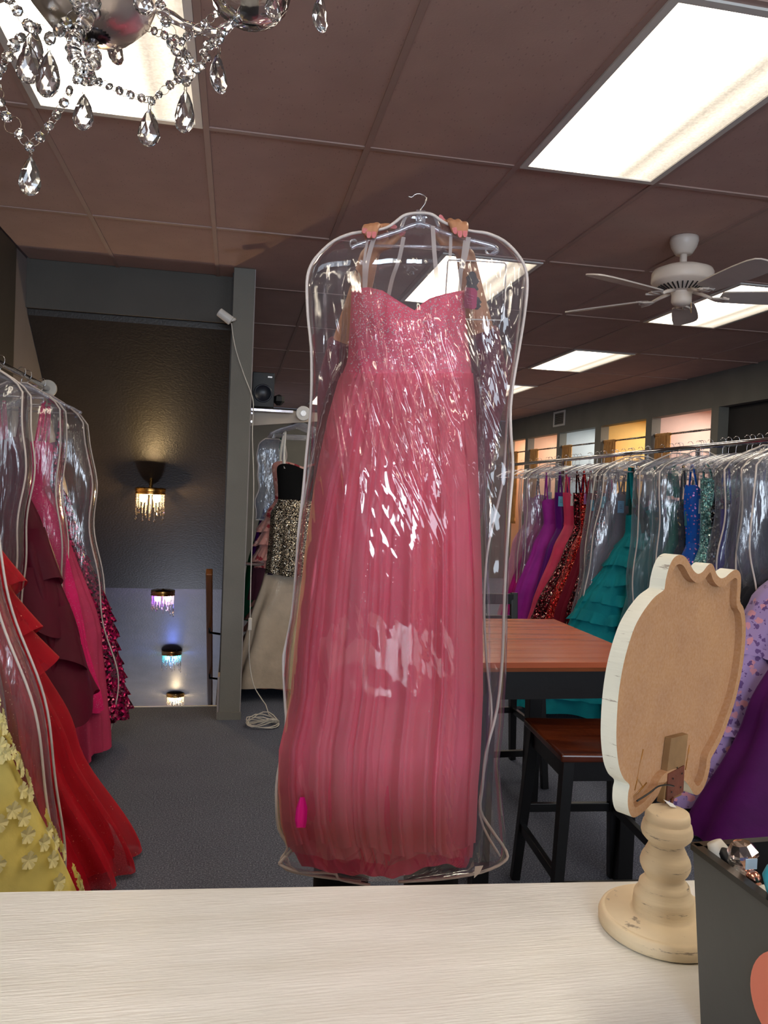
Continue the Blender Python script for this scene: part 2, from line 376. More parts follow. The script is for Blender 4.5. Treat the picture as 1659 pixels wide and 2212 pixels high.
# red lettering on the poster at the bottom of the stairs
tb = thing('poster', 'white poster with red lettering on the wall at the bottom of the stairs', 'poster', (-.98, 11.495, -1.62))
put('paper', MB().box((-.33, -.006, -.32), (.62, 0, .03)), m_white, tb)
fc = bpy.data.curves.new('lettering', 'FONT'); fc.body = 'Thank!'; fc.size = .26; fc.extrude = .002; fc.align_x = 'CENTER'
fo = bpy.data.objects.new('lettering', fc); COL.objects.link(fo); fo.parent = tb; fo.location = (.12, -.01, -.22); fo.rotation_euler = (PI/2, 0, 0)
m_red = paint('red_ink', (200, 20, 30), .5); fc.materials.append(m_red)
bpy.context.view_layer.update()
lme = bpy.data.meshes.new_from_object(fo.evaluated_get(bpy.context.evaluated_depsgraph_get())); lme.materials.clear(); lme.materials.append(m_red)
bpy.data.objects.remove(fo); inst('lettering', lme, tb, (.12, -.01, -.22), (PI/2, 0, 0))
# pillar
struct('pillar', MB().box((-.052, 5.19, 0), (.083, 5.33, CE)), m_wall, bevel=.004)
struct('baseboard_pillar', MB().box((-.062, 5.175, 0), (.093, 5.19, .05)), m_wall)
struct('trim_2', MB().box((.083, 5.2, 0), (.089, 5.33, CE)), m_wall_pale)
struct('trim_3', MB().box((-.066, 5.2, .0), (-.052, 5.33, .28)), m_wall_pale)
# right wall with the fitting-room openings
Z2 = 2.59
booth = [(7.62, 8.84, (214, 186, 176), 'pink'), (8.98, 10.2, (212, 176, 104), 'yellow'), (10.38, 11.62, (176, 188, 196), 'pale blue'), (11.72, 12.98, (220, 184, 158), 'peach'), (13.1, 13.95, (220, 180, 148), 'orange peach')]
wr = MB(); wr.box((XR, YB, Z2), (XR+.12, YF, CE+.03))
prev = 7.49
for a, b, c, n in booth: wr.box((XR, prev, 0), (XR+.12, a, Z2)); prev = b
wr.box((XR, prev, 0), (XR+.12, YF, Z2)); wr.box((XR, YB, 0), (XR+.12, 3.0, Z2))
struct('wall_right', wr, m_wall)
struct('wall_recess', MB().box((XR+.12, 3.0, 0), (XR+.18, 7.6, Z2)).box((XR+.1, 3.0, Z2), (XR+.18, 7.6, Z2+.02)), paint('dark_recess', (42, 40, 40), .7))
m_rodn = metal('nickel_rod', (180, 175, 170), .25); m_curt = fabric('tan_curtain', (226, 172, 108), .8, sheen=.2)
for i, (a, b, c, n) in enumerate(booth):
    mt = paint(n.replace(' ', '_')+'_booth_paint', c, .7, .03, 4, .3, 80)
    bo = MB(); bo.box((XR+.12, a-.07, 0), (XR+1.3, a, 2.75)); bo.box((XR+.12, b, 0), (XR+1.3, b+.06, 2.75)); bo.box((XR+1.3, a-.06, 0), (XR+1.36, b+.06, 2.75)); bo.box((XR+.12, a-.06, 2.75), (XR+1.36, b+.06, 2.8))
    struct('wall_fitting_room', bo, mt)
    area('fitting_room_fill_light', (XR+.7, (a+b)/2, 2.7), (0, 0, -1), .3, .3, 9, (1, .9, .78))  # unseen light added to brighten the booth, no fixture built
    r = thing('curtain_rod', 'thin metal curtain rod across the %s fitting room opening' % n, 'curtain rod', (XR+.06, a, 2.37), 'fitting room curtain rods')
    put('rod', MB().tube([(0, 0, 0), (0, b-a, 0)], .012, 10), m_rodn, r, smooth=True)
    for yy in (.006, b-a-.006): put('flange', MB().tube([(0, yy-.006, 0), (0, yy+.006, 0)], .028, 14), m_rodn, r)
    cu = thing('curtain', 'short tan curtain bunched at the left side of the %s fitting room' % n, 'curtain', (XR+.06, b-.34, 1.0), 'tan fitting room curtains')
    rows = []
    for j in range(24):
        z = 1.39-j*.058; pin = 1-.25*math.exp(-((z-.35)/.3)**2)
        rows.append([Vector((.03*math.sin(k*1.15+.3*math.sin(j*.3))*(.7+.3*j/24), .17+(-.15+.30*k/47)*pin+.006*math.sin(k*2.3), z)) for k in range(48)])
    put('panel', MB().grid(rows), m_curt, cu, smooth=True, solid=.003)
    put('header', MB().tube([(0, .01, 1.37), (0, .33, 1.37)], .02, 10), m_curt, cu, smooth=True)
v = thing('wall_vent', 'small white square air vent high on the right wall', 'vent', (XR-.005, 11.645, 2.815))
fm = MB()
for a, b in (((-.22, -.12), (.22, -.09)), ((-.22, .09), (.22, .12)), ((-.22, -.09), (-.18, .09)), ((.18, -.09), (.22, .09))): fm.box((-.012, a[0], a[1]), (0, b[0], b[1]))
put('frame', fm, m_white, v)
put('backing', MB().box((-.002, -.18, -.09), (.002, .18, .09)), m_wall_dark, v)
for k in range(6): put('slat', MB().beam((-.005, -.18, -.075+.03*k), (-.005, .18, -.075+.03*k), .012, .003, up=(1, 0, 1)), m_wall, v)
# shop-front windows behind the camera
for i, (x0, x1) in enumerate(((-1.2, .8), (1.65, 4.35))):
    wf = MB()
    for a, b in (((x0, 1.33), (x1, 1.40)), ((x0, 2.66), (x1, 2.72)), ((x0, 1.33), (x0+.06, 2.72)), ((x1-.06, 1.33), (x1, 2.72))): wf.box((a[0], YB-.02, a[1]), (b[0], YB+.04, b[1]))
    struct('window_%d' % (i+1), wf, m_white)
# handrail
h = thing('handrail', 'brown wooden stair handrail on black brackets going down the stairs', 'handrail', (-.15, 5.42, .95))
m_wood_rail = paint('oak_rail', (150, 88, 42), .4, .1, 5, .2, 40, stretch=(8, 1, 1))
put('rail', MB().beam((0, 0, 0), (0, 5.2, -5.2*sl), .045, .055), m_wood_rail, h, bevel=.008)
for yy in (.55, 1.15, 1.7, 3.2): put('bracket', MB().tube([(0, yy, -yy*sl-.02), (.0, yy+.01, -yy*sl-.07), (.085, yy+.05, -yy*sl-.09)], .009, 8), m_black, h, smooth=True)
# ------------------------------------------------------------------ stairwell beaded lamps
m_gold = metal('gold_brass', (214, 168, 96), .25)
m_bead_glass = crystal('bead_glass', (1, .97, .92))
bead_me = MB().lathe([(.0008, -.007), (.005, -.003), (.0055, 0), (.005, .003), (.0008, .007)], 6).mesh('bead'); bead_me.materials.append(m_bead_glass)
drop_me = MB().lathe([(.001, -.022), (.006, -.016), (.0075, -.010), (.004, .0), (.001, .008)], 6).mesh('drop'); drop_me.materials.append(m_bead_glass)
def bead_lamp(label, loc, colb, pw, lc, plane_z):
    t = thing('beaded_ceiling_lamp', label, 'ceiling lamp', loc, 'beaded lamps above the staircase')
    put('canopy', MB().lathe([(.10, .05), (.122, .045), (.125, .02), (.118, .015), (.118, .008), (.124, .005), (.124, -.006), (.11, -.008)], 28), m_gold, t, smooth=True, bevel=.001)
    put('stem', MB().tube([(0, .0, .04), (0, .05, .13)], .014, 12), m_gold, t)
    for k, s in enumerate((-.052, .052)):
        put('bulb', MB().ball((s, -.02+k*.03, -.032), .033, 14, 10, (1, 1, 1.3)), colb[k], t, smooth=True)
    rnd = random.Random(label)
    for k in range(22):
        a = 2*PI*k/22; r = .112; ln = rnd.choice((9, 10, 11, 13, 14, 15))
        s = MB()
        for j in range(ln): 
            s.ball((0, 0, -.013*j), .0058, 6, 4)
        s.tube([(0, 0, .005), (0, 0, -.013*ln)], .0008, 4)
        if k % 3 == 0: s.lathe([(.001, -.013*ln-.03), (.007, -.013*ln-.022), (.0085, -.013*ln-.014), (.004, -.013*ln-.003), (.001, -.013*ln+.003)], 6)
        put('bead_string', s, m_bead_glass, t, loc=None).location = (r*math.cos(a), r*math.sin(a), -.01)
    l = bpy.data.lights.new('bulb_light', 'POINT'); l.energy = pw; l.color = lc; l.shadow_soft_size = .035
    o = bpy.data.objects.new('bulb_light', l); COL.objects.link(o); o.parent = t; o.location = (0, -.09, -.05)
    return t
W1 = emit('warm_bulb', (1, .72, .32), 22); B1 = emit('blue_bulb', (.05, .25, 1), 12); C1 = emit('cyan_bulb', (.05, .8, 1), 7); V1 = emit('violet_bulb', (.35, .1, 1), 12); P1 = emit('pinkwhite_bulb', (1, .65, .8), 10)
p = PY(325, 1066, 6.72); bead_lamp('large warm glowing beaded lamp highest on the staircase ceiling', p, (W1, W1), 22, (1, .68, .32), 0)
p = PY(352, 1284, 8.42); bead_lamp('violet beaded lamp just below the crease of the staircase ceiling', p, (V1, P1), 3, (.55, .35, 1), 0)
p = PY(371, 1412, 9.85); bead_lamp('blue beaded lamp in the middle of the lower staircase ceiling', p, (C1, C1), 5, (.12, .22, 1), 0)
p = PY(379, 1502, 11.05); bead_lamp('warm beaded lamp lowest on the staircase ceiling above the poster', p, (W1, W1), 7, (1, .75, .45), 0)
area('stairwell_area_light', (-.7, 10.2, -3.2), (0, -.2, 1), .6, .6, 14, (.8, .85, 1))  # unseen area light without a fixture, aimed up the stairwell
# ------------------------------------------------------------------ ceiling fan
m_fan = paint('fan_cream_white', (226, 214, 204), .4, .02, 8, 0)
m_fand = paint('fan_blade_white', (206, 196, 190), .5, .03, 8, 0)
fx, fy = 2.31, 3.82
f = thing('ceiling_fan', 'white five-blade ceiling fan hanging above the right dress rack', 'ceiling fan', (fx, fy, CE))
put('canopy', MB().lathe([(.072, 0), (.074, -.02), (.066, -.05), (.045, -.085), (.04, -.09)], 32), m_fan, f, smooth=True)
put('downrod', MB().lathe([(.019, -.08), (.019, -.17)], 16), m_fan, f, smooth=True)
put('motor_housing', MB().lathe([(.03, -.15), (.10, -.155), (.150, -.175), (.158, -.19), (.16, -.235), (.152, -.245), (.12, -.262), (.075, -.285), (.06, -.29)], 48), m_fan, f, smooth=True)
for k in range(30):
    a = 2*PI*k/30; put('vent_slot', MB().beam((.078*math.cos(a), .078*math.sin(a), -.2835), (.125*math.cos(a), .125*math.sin(a), -.262), .006, .006), m_blackplastic, f)
put('switch_housing', MB().lathe([(.055, -.285), (.058, -.29), (.052, -.30), (.052, -.34), (.046, -.352), (.03, -.36), (.012, -.365)], 32), m_fan, f, smooth=True)
put('pull_chain', MB().tube([(.045, -.02, -.34), (.048, -.02, -.40)], .0016, 6), m_gold, f)
for ang in (200, 128, 56, -16, -88):
    a = math.radians(ang); ca, sa = math.cos(a), math.sin(a)
    def T(r, s, z): return Vector((ca*r-sa*s, sa*r+ca*s, z))
    rows_t, rows_b = [], []
    for r, wd in ((.20, .048), (.215, .056), (.35, .066), (.5, .072), (.6, .07), (.645, .06), (.665, .042), (.672, .02)):
        zz = -.315
        rows_t.append([T(r, wd*s, zz-wd*s*.22+.003) for s in (-1, -.5, 0, .5, 1)]); rows_b.append([T(r, wd*s, zz-wd*s*.22-.003) for s in (-1, -.5, 0, .5, 1)])
    b = MB().grid(rows_t).grid(rows_b)
    bl = put('blade', MB().grid(rows_t), m_fand, f, solid=.007)
    br = MB()
    br.tube([T(.06, 0, -.285), T(.12, 0, -.305), T(.16, .0, -.322)], [.012, .010, .009], 8)
    for s in (-1, 0, 1): br.tube([T(.15, 0, -.322), T(.19, s*.03, -.326), T(.235, s*.036, -.325+s*.006)], .006, 6)
    br.tube([T(.20, .044*math.cos(q*PI/6), -.325) + Vector((ca, sa, 0))*.03*math.sin(q*PI/6) for q in range(7)], .005, 6)
    put('blade_bracket', br, m_fan, f, smooth=True)
# ------------------------------------------------------------------ security camera + cord on the pillar
q = PY(488, 684, 5.13)
sc_ = thing('security_camera', 'small white cylindrical camera mounted high on the grey pillar', 'camera', q)
put('body', MB().tube([Vector((-.045, 0, .028)), Vector((.035, 0, -.026))], [.028, .03], 20), m_white, sc_, smooth=False, bevel=.005)
put('mount', MB().tube([(.03, 0, -.02), (.05, .02, -.01), (.058, .06, 0)], .011, 10), m_white, sc_, smooth=True)
cps = [PY(500, 698, 5.12), PY(504, 730, 5.15), PY(512, 765, 5.17), PY(527, 810, 5.17), PY(545, 858, 5.17), PY(547, 890, 5.17), PY(545, 940, 5.17), PY(548, 1040, 5.17), PY(546, 1130, 5.17), PY(542, 1240, 5.17), PY(540, 1340, 5.17), PY(538, 1400, 5.17), PY(540, 1440, 5.17), PY(548, 1480, 5.15), PY(562, 1505, 5.13), PY(574, 1522, 5.12)]
def spl(pts, n=6):
    pts = [Vector(p) for p in pts]; out = []
    for i in range(len(pts)-1):
        p0 = pts[max(i-1, 0)]; p1 = pts[i]; p2 = pts[i+1]; p3 = pts[min(i+2, len(pts)-1)]
        for k in range(n):
            t = k/n; out.append(.5*((2*p1)+(p2-p0)*t+(2*p0-5*p1+4*p2-p3)*t*t+(3*p1-p0-3*p2+p3)*t**3))
    return out+[pts[-1]]
co = thing('power_cord', 'thin white cord running down the pillar to a coil on the floor', 'cord', (cps[-1].x, cps[-1].y, 0))
coil = []
for k in range(90):
    a = k*.42; coil.append(Vector((cps[-1].x-.02+.10*math.cos(a)*(1+.25*math.sin(k*.31))+.03*math.sin(k*.11), cps[-1].y-.1+.07*math.sin(a), .006+.0006*k*(1+.5*math.sin(k*.9)))))
m_cord = paint('white_cord', (225, 220, 210), .5)
put('cable', MB().tube(spl(cps, 4)+[Vector((cps[-1].x+.02, cps[-1].y-.03, .06))]+coil[::-1], .0035, 6), m_cord, co, smooth=True, world=True)
put('inline_switch', MB().box((-.012, -.012, -.04), (.012, .012, .04)), m_cord, co, bevel=.004).location = PY(540, 1348, 5.165)-co.location
# ------------------------------------------------------------------ racks, hangers, gowns, bags
m_film = film('clear_vinyl_film', haze=.05, k=.9, rough=.12, bstr=.30, wr=(9, 9, 1.6))
m_pipe = fabric('white_piping', (226, 214, 208), .6, sheen=.2, weave=False)
m_clearpl = film('clear_hanger_plastic', tint=(.93, .93, .95), haze=.16, k=2.2, rough=.08, bstr=.15)
hk = MB()
hook = [(0, 0, -.085), (0, 0, -.045), (.008, 0, -.034), (.017, 0, -.018), (.0195, 0, 0), (.015, 0, .014), (.004, 0, .0205), (-.009, 0, .0185), (-.017, 0, .009)]
hk.tube(spl(hook, 3), .0017, 6)
hook_me = hk.mesh('hook'); hook_me.materials.append(m_wire)
hb = MB(); hb.tube(spl([(-.215, 0, -.165), (-.16, 0, -.135), (-.06, 0, -.10), (0, 0, -.082), (.06, 0, -.10), (.16, 0, -.135), (.215, 0, -.165)], 4), .0075, 8)
hb.tube([(-.2, 0, -.172), (.2, 0, -.172)], .005, 6); hb.ball((-.215, 0, -.165), .011, 8, 6); hb.ball((.215, 0, -.165), .011, 8, 6)
for s in (-1, 1): hb.tube(spl([(s*.19, 0, -.165), (s*.2, 0, -.19), (s*.185, 0, -.195)], 3), .004, 6)
body_me = hb.mesh('body'); body_me.materials.append(m_clearpl)
for me in (hook_me, body_me): me.polygons.foreach_set('use_smooth', [True]*len(me.polygons))
def hanger(x, y, z, label, grp, rz=0, dark=False):
    t = thing('clothes_hanger', label, 'hanger', (x, y, z), grp, rz)
    inst('hook', hook_me, t, (0, 0, 0)); b = inst('body', body_me, t, (0, 0, 0)); return t
def lerp(a, b, t): return a+(b-a)*t
def sm(t): t = max(0, min(1, t)); return t*t*(3-2*t)
def prof_at(pr, z):
    for i in range(len(pr)-1):
        if pr[i][0] >= z >= pr[i+1][0]:
            t = (pr[i][0]-z)/(pr[i][0]-pr[i+1][0]+1e-9); t = t*t*(3-2*t)*.5+t*.5
            return tuple(lerp(pr[i][k], pr[i+1][k], t) for k in (1, 2, 3))
    return pr[-1][1:] if z < pr[-1][0] else pr[0][1:]
def gown_tube(pr, z0, z1, rows, cols, n, amp, seed, top=None, hem=0.0, grow=1.0):
    rnd = random.Random(seed); ph = [rnd.uniform(0, 6.28) for _ in range(6)]; out = []
    for i in range(rows+1):
        t = i/rows; rw = []
        for k in range(cols):
            a = 2*PI*k/cols
            z = lerp(z0+(top(a) if top else 0), z1+hem*math.sin(a*n*.5+ph[3])+hem*.8*math.sin(a*3+ph[4]), t)
            hw, hd, xo = prof_at(pr, z)
            w_ = a+.10*math.sin(3*a+ph[0])+.25*t*math.sin(2*a+ph[1])+.04*math.sin(5*t+ph[2])
            c = math.cos(n*w_+ph[5]); cr = (abs(c)**.7)*(1 if c > 0 else -1)
            A = amp*(t**grow)*(.65+.35*math.sin(2.3*a+ph[1]))
            rx = hw+A*cr*.6; ry = hd+A*cr
            nn = noise.noise(Vector((math.cos(a)*2+seed, math.sin(a)*2, z*3)))*.012*min(1, t*2)
            rw.append(Vector((xo+(rx+nn)*math.cos(a), (ry+nn)*math.sin(a), z)))
        out.append(rw)
    return out
ntag = {}
def gown(label, x, y, zt, pr, zw, zh, mb_, ms_, n=14, amp=.045, seed=1, style='sweetheart', grp=None, cols=88, rows=30, ruffles=0, tagc=None, tagp=None, straps=True, strapmat=None, hem=.006, rz=0, zhang=None, ruf=(.035, .10), rmat=None, name='evening_gown'):
    g = thing(name, label, 'dress', (x, y, 0), grp, rz)
    if style == 'sweetheart': top = lambda a: (-.05+.045*abs(math.sin(a*2-.2))**.7 if math.sin(a) < 0 else -.07)*.9
    elif style == 'v': top = lambda a: -.14*max(0, 1-abs(math.cos(a))*1.5)
    elif style == 'one': top = lambda a: -.10*(.5-.5*math.cos(a)) if True else 0
    else: top = lambda a: -.03*(1-abs(math.cos(a)))
    put('bodice', MB().grid(gown_tube(pr, zt, zw-.01, 12, 48, 9, .006, seed+3, top), True), mb_, g, smooth=True)
    put('skirt', MB().grid(gown_tube(pr, zw, zh, rows, cols, n, amp, seed, None, hem, .8), True), ms_, g, smooth=True)
    zhg = zhang or zt+.1
    if straps:
        s_ = (-1, 1) if style != 'one' else (-1,)
        for s in s_:
            hw, hd, xo = prof_at(pr, zt)
            put('strap', MB().ribbon(spl([(xo+s*hw*.65, -hd*.75, zt-.04), (xo+s*hw*.7, -hd*.4, zt+.05), (s*.115, 0, zhg), (xo+s*hw*.7, hd*.5, zt-.03)], 4), (1, .2, 0), .008 if style != 'one' else .03), strapmat or mb_, g, smooth=True, solid=.001)
    if ruffles:
        for j in range(ruffles):
            t0 = (j+.15)/ruffles; zc = lerp(zw, zh+.06, t0); hw, hd, xo = prof_at(pr, zc); rr = []
            rnd = random.Random(seed*31+j); p1 = rnd.uniform(0, 6)
            for i in range(4):
                rw = []
                for k in range(110):
                    a = 2*PI*k/110; e = ruf[0]*i/3; wv = .012*i/3*math.sin(a*31+p1+i*.3)+.012*i/3*math.sin(a*17+j)
                    rw.append(Vector((xo+(hw+.004+e+wv)*math.cos(a), (hd+.004+e+wv)*math.sin(a), zc-ruf[1]*i/3+.012*math.sin(a*4+p1))))
                rr.append(rw)
            put('ruffle', MB().grid(rr, True), rmat or ms_, g, smooth=True)
    if tagc:
        if tagc not in ntag: ntag[tagc] = paint('tag_card_%02x%02x%02x' % tagc, tagc, .5, .01, 5, 0)
        tx, tz = tagp; hw, hd, xo = prof_at(pr, zt)
        tg = put('price_tag', MB().box((tx-.026, -hd-.035, tz-.045), (tx+.026, -hd-.032, tz+.045)), ntag[tagc], g, bevel=.006)
        ln = MB()
        for q in range(3): ln.box((-.012+tx, -hd-.0356, tz-.012+q*.012), (tx+.012-.004*q, -hd-.0352, tz-.009+q*.012))
        put('print', ln, m_wall_dark, tg)
    return g
def bag(label, x, y, zt, zb, hw, hd, seed, xo_b=0, grp='clear garment bags on the racks', film_m=None, neck=.05, rz=0, wav=.012, pips=(-1, 1)):
    b = thing('garment_bag', label, 'garment bag', (x, y, 0), grp, rz); rnd = random.Random(seed); ph = [rnd.uniform(0, 6.28) for _ in range(4)]
    def W(t):   # half width by fraction of height
        if t < .09: s = sm(t/.09)**.55; return lerp(neck, hw, s)
        return hw*(1+.0*t)+wav*math.sin(t*9+ph[0])*min(1, (t-.09)*6)+wav*.6*math.sin(t*21+ph[1])*min(1, (t-.09)*4)
    def X(t): return xo_b*sm(t)+wav*.5*math.sin(t*5+ph[2])*t
    rows = []; R = 46
    for i in range(R+1):
        t = (i/R)**1.0 if i > 8 else (i/8)**1.6*(8/R)
        z = lerp(zt, zb, t); rw = []
        for k in range(56):
            a = 2*PI*k/56; c, s = math.cos(a), math.sin(a)
            sx = math.copysign(abs(c)**.5, c); sy = math.copysign(abs(s)**.6, s)
            nz = noise.noise(Vector((sx*3, sy*3+seed, z*2.5)))*.022*min(1, t*5)+noise.noise(Vector((sx*9, sy*2+seed, z*5)))*.008*min(1, t*5)
            rw.append(Vector((X(t)+W(t)*sx, (hd*min(1, .25+t*8)+nz)*sy, z)))
        rows.append(rw)
    put('cover', MB().grid(rows, True), film_m or m_film, b, smooth=True)
    for sd in pips:
        pp = [r[39 if sd < 0 else 17] for r in rows]; pl = []
        L = []; Rr = []
        for i, r in enumerate(rows):
            t = (i/R) if i > 8 else (i/8)**1.6*(8/R)
            yy = sd*hd*.85*min(1, .25+t*8)
            L.append(Vector((X(t)-W(t)*.99, yy, r[0].z))); Rr.append(Vector((X(t)+W(t)*.99, yy, r[0].z)))
        put('piping', MB().tube(L[::-1]+Rr, .0045, 6, closed=True), m_pipe, b, smooth=True)
    return b
def rack(label, p, L, z, ang, posts=True, name='garment_rack', disc=False):
    t = thing(name, label, 'clothes rack', (p[0], p[1], 0), None, ang)
    put('rail', MB().tube([(0, 0, z), (0, L, z)], .016, 14), m_chrome, t, smooth=True)
    if posts:
        for yy in (.02, L*.33, L*.66, L-.02):
            put('upright', MB().tube([(0, yy, .04), (0, yy, z)], .014, 12), m_chrome, t, smooth=True)
            put('foot', MB().tube([(-.28, yy, .03), (.28, yy, .03)], .014, 10), m_chrome, t, smooth=True)
    return t
# right racks
RA = math.atan(-.047)
def rx(y): return 2.88+.047*(y-3.82)
RZ = 1.93
rack('long chrome garment rack on the right full of evening gowns', (rx(2.2), 2.2), 7.1, RZ-.02, RA)
rack('second chrome garment rack running just behind the long right one', (rx(2.4)+.85, 2.4), 7.1, RZ-.02, RA)
def find_y(px, dx=-.22, z=1.76):
    lo, hi = 2.5, 12
    for _ in range(40):
        m = (lo+hi)/2
        if proj((rx(m)+dx, m, z))[0] > px: lo = m
        else: hi = m
    return (lo+hi)/2
def P3(hc, hwst, zc, zw, hips, zhem, hhem, dhem, xo=0, dch=.07, flare=.5):
    return [(zc+.06, hc, dch, 0), (zw, hwst, dch*.85, 0), (lerp(zw, zhem, .18), hips, lerp(dch, dhem, .45), xo*.12), (lerp(zw, zhem, .6), lerp(hips, hhem, flare), lerp(dch, dhem, .8), xo*.55), (zhem-.05, hhem, dhem, xo)]
F = fabric
m_magenta = F('magenta_chiffon', (190, 20, 130), .6, sheen=.4); m_orchid = F('orchid_chiffon', (176, 44, 168), .6); m_purple = F('purple_satin', (104, 22, 130), .45)
m_coral = F('coral_satin', (232, 70, 110), .45); m_burgseq = sequin('burgundy_sequins', (112, 16, 34), (255, 200, 190), 95, .25, (34, 4, 10), .6)
m_redseq = sequin('red_sequins', (190, 24, 26), (255, 150, 120), 130, .3, (90, 6, 10)); m_wine = F('wine_velvet', (118, 8, 40), .8, sheen=.7)
m_greyt = F('grey_mauve_tulle', (136, 120, 140), .8, glit=.05, gsc=200); m_teal = F('teal_tulle', (0, 138, 150), .75, trans=.15); m_dkgreen = F('dark_green_satin', (6, 56, 52), .45)
m_tealgrey = F('smoky_teal_tulle', (70, 122, 130), .75); m_emer = F('emerald_tulle', (12, 104, 92), .7, glit=.05, gsc=200)
m_blkgold = sequin('black_gold_sequins', (24, 20, 18), (240, 205, 130), 60, .25, (8, 8, 8), .5); m_cobalt = F('cobalt_floral_satin', (16, 96, 206), .5, glit=.35, gcol=(190, 130, 190), gsc=70, gs=.4)
m_mint = sequin('mint_sequins', (120, 178, 182), (240, 255, 255), 150, .35, (90, 140, 144)); m_silver = sequin('gunmetal_sequins', (96, 110, 124), (255, 255, 255), 90, .2, (20, 24, 30), .6)
m_royal = F('royal_blue_sequin_velvet', (24, 26, 150), .5, glit=.12, gcol=(120, 130, 255), gsc=170); m_slate = F('slate_lavender_tulle', (76, 70, 112), .8); m_dusk = F('dusk_violet_tulle', (82, 72, 100), .8)
m_navyseq = F('navy_sequin_tulle', (12, 16, 40), .5, glit=.10, gcol=(225, 235, 255), gsc=85, gs=.22); m_navy = F('dark_navy_tulle', (10, 14, 30), .7, glit=.05, gcol=(170, 190, 230), gsc=90, gs=.2)
m_palepink = F('pale_pink_tulle', (214, 150, 176), .8)
def floral(name, c, blobs, sc=24):
    t = NT(name); v = t.coord(); base = lin(c)
    cur = base
    for i, (bc, thr, s) in enumerate(blobs):
        mp = t.n('ShaderNodeMapping'); mp.inputs['Location'].default_value = (i*3.1, i*1.7, i*2.3); t.l(v, mp.inputs[0])
        nz = t.noise(mp.outputs[0], s*2.2, 2); ad = t.n('ShaderNodeVectorMath', operation='MULTIPLY_ADD'); t.l(nz.outputs['Color'], ad.inputs[0]); ad.inputs[1].default_value = (.035, .035, .035); t.l(mp.outputs[0], ad.inputs[2])
        vo = t.n('ShaderNodeTexVoronoi'); vo.inputs['Scale'].default_value = s; t.l(ad.outputs[0], vo.inputs['Vector'])
        cur = t.mix(t.math('LESS_THAN', vo.outputs['Distance'], thr), cur, lin(bc))
    t.l(cur, t.b.inputs['Base Color']); t.b.inputs['Roughness'].default_value = .75; t.b.inputs['Sheen Weight'].default_value = .3; return t.m
m_floral = floral('lilac_floral_chiffon', (158, 132, 186), [((206, 140, 158), .30, 17), ((98, 66, 128), .33, 26)]); m_plum = F('plum_velvet', (78, 4, 84), .7, sheen=.8)
GG = 'gowns on the long right rack'
def R(px): y = find_y(px); return rx(y), y
GRL = []
def gr(px, label, pr, zt, zw, zh, mb_, ms_, **k):
    x, y = R(px); GRL.append((y, label)); hanger(x, y, RZ, 'clear plastic hanger holding the '+label.split(' beside')[0].split(' in a')[0][:60], 'clear hangers on the right rack', RA+k.get('rz', 0))
    k.pop('rz', 0)
    return gown(label, x, y, zt, pr, zw, zh, mb_, ms_, grp=GG, zhang=1.79, rz=RA, **k)
def br_(px, label, zb=.14, hw=.30, hd=.07, seed=1, xo=0, **k):
    y = find_y(px, -hw); x = rx(y); k.setdefault('pips', (-1,)); hanger(x, y+.01, RZ, 'clear hanger inside '+label[:60], 'clear hangers on the right rack', RA)
    return bag(label, x, y, 1.88, zb, hw, hd, seed, xo, rz=RA, **k)
# far end, left to right in the photograph
gr(1120, 'pale pink tulle gown in a clear bag at the far end of the right rack', P3(.17, .13, 1.55, 1.3, .24, .12, .34, .16, -.06), 1.55, 1.3, .14, m_palepink, m_palepink, n=12, seed=2)
br_(1124, 'clear garment bag at the far left end of the right rack over pale pink tulle', .16, .31, seed=3)
gr(1141, 'magenta gown with jewelled silver straps, left on the right rack', P3(.16, .12, 1.55, 1.3, .2, .12, .4, .2, -.12), 1.58, 1.3, .13, m_magenta, m_magenta, n=12, seed=5, strapmat=m_silver, tagc=(226, 222, 232), tagp=(-.03, 1.56))
br_(1136, 'clear garment bag with white piping round the magenta and orchid gowns', .16, .3, seed=8)
gr(1158, 'orchid purple chiffon gown behind the jewelled magenta one', P3(.16, .12, 1.52, 1.3, .2, .12, .38, .2, -.14), 1.54, 1.3, .13, m_orchid, m_orchid, n=13, seed=7)
gr(1186, 'deep purple satin gown with wide straps and a blue tag', P3(.15, .12, 1.52, 1.28, .19, .12, .34, .18, -.08), 1.6, 1.28, .12, m_purple, m_purple, n=10, seed=9, style='v', tagc=(110, 196, 228), tagp=(-.13, 1.52))
gr(1200, 'coral pink satin gown with a blush panel', P3(.14, .11, 1.55, 1.32, .18, .12, .38, .18, -.16), 1.6, 1.32, .12, m_coral, m_coral, n=8, seed=11, style='v', tagc=(238, 236, 246), tagp=(-.08, 1.53))
gr(1222, 'dark burgundy sequin mermaid gown flaring toward the table', P3(.14, .12, 1.55, 1.3, .17, .1, .52, .22, -.26, flare=.35), 1.6, 1.3, .1, m_burgseq, m_burgseq, n=10, seed=13, style='v', amp=.035)
gr(1236, 'bright red sequin gown with a lilac tag', P3(.14, .12, 1.55, 1.3, .18, .1, .4, .2, -.18), 1.6, 1.3, .1, m_redseq, m_redseq, n=9, seed=15, style='v', tagc=(196, 130, 200), tagp=(-.12, 1.55))
gr(1250, 'plain wine red velvet gown with a blue tag', P3(.14, .12, 1.55, 1.3, .18, .1, .38, .2, -.14), 1.6, 1.3, .1, m_wine, m_wine, n=9, seed=17, style='v', tagc=(90, 196, 236), tagp=(-.12, 1.50))
gr(1266, 'burgundy gown with scattered large sequins and a blue tag', P3(.14, .12, 1.55, 1.3, .19, .1, .34, .18, -.1), 1.62, 1.3, .1, m_burgseq, m_burgseq, n=9, seed=19, style='v', tagc=(100, 200, 232), tagp=(-.10, 1.53))
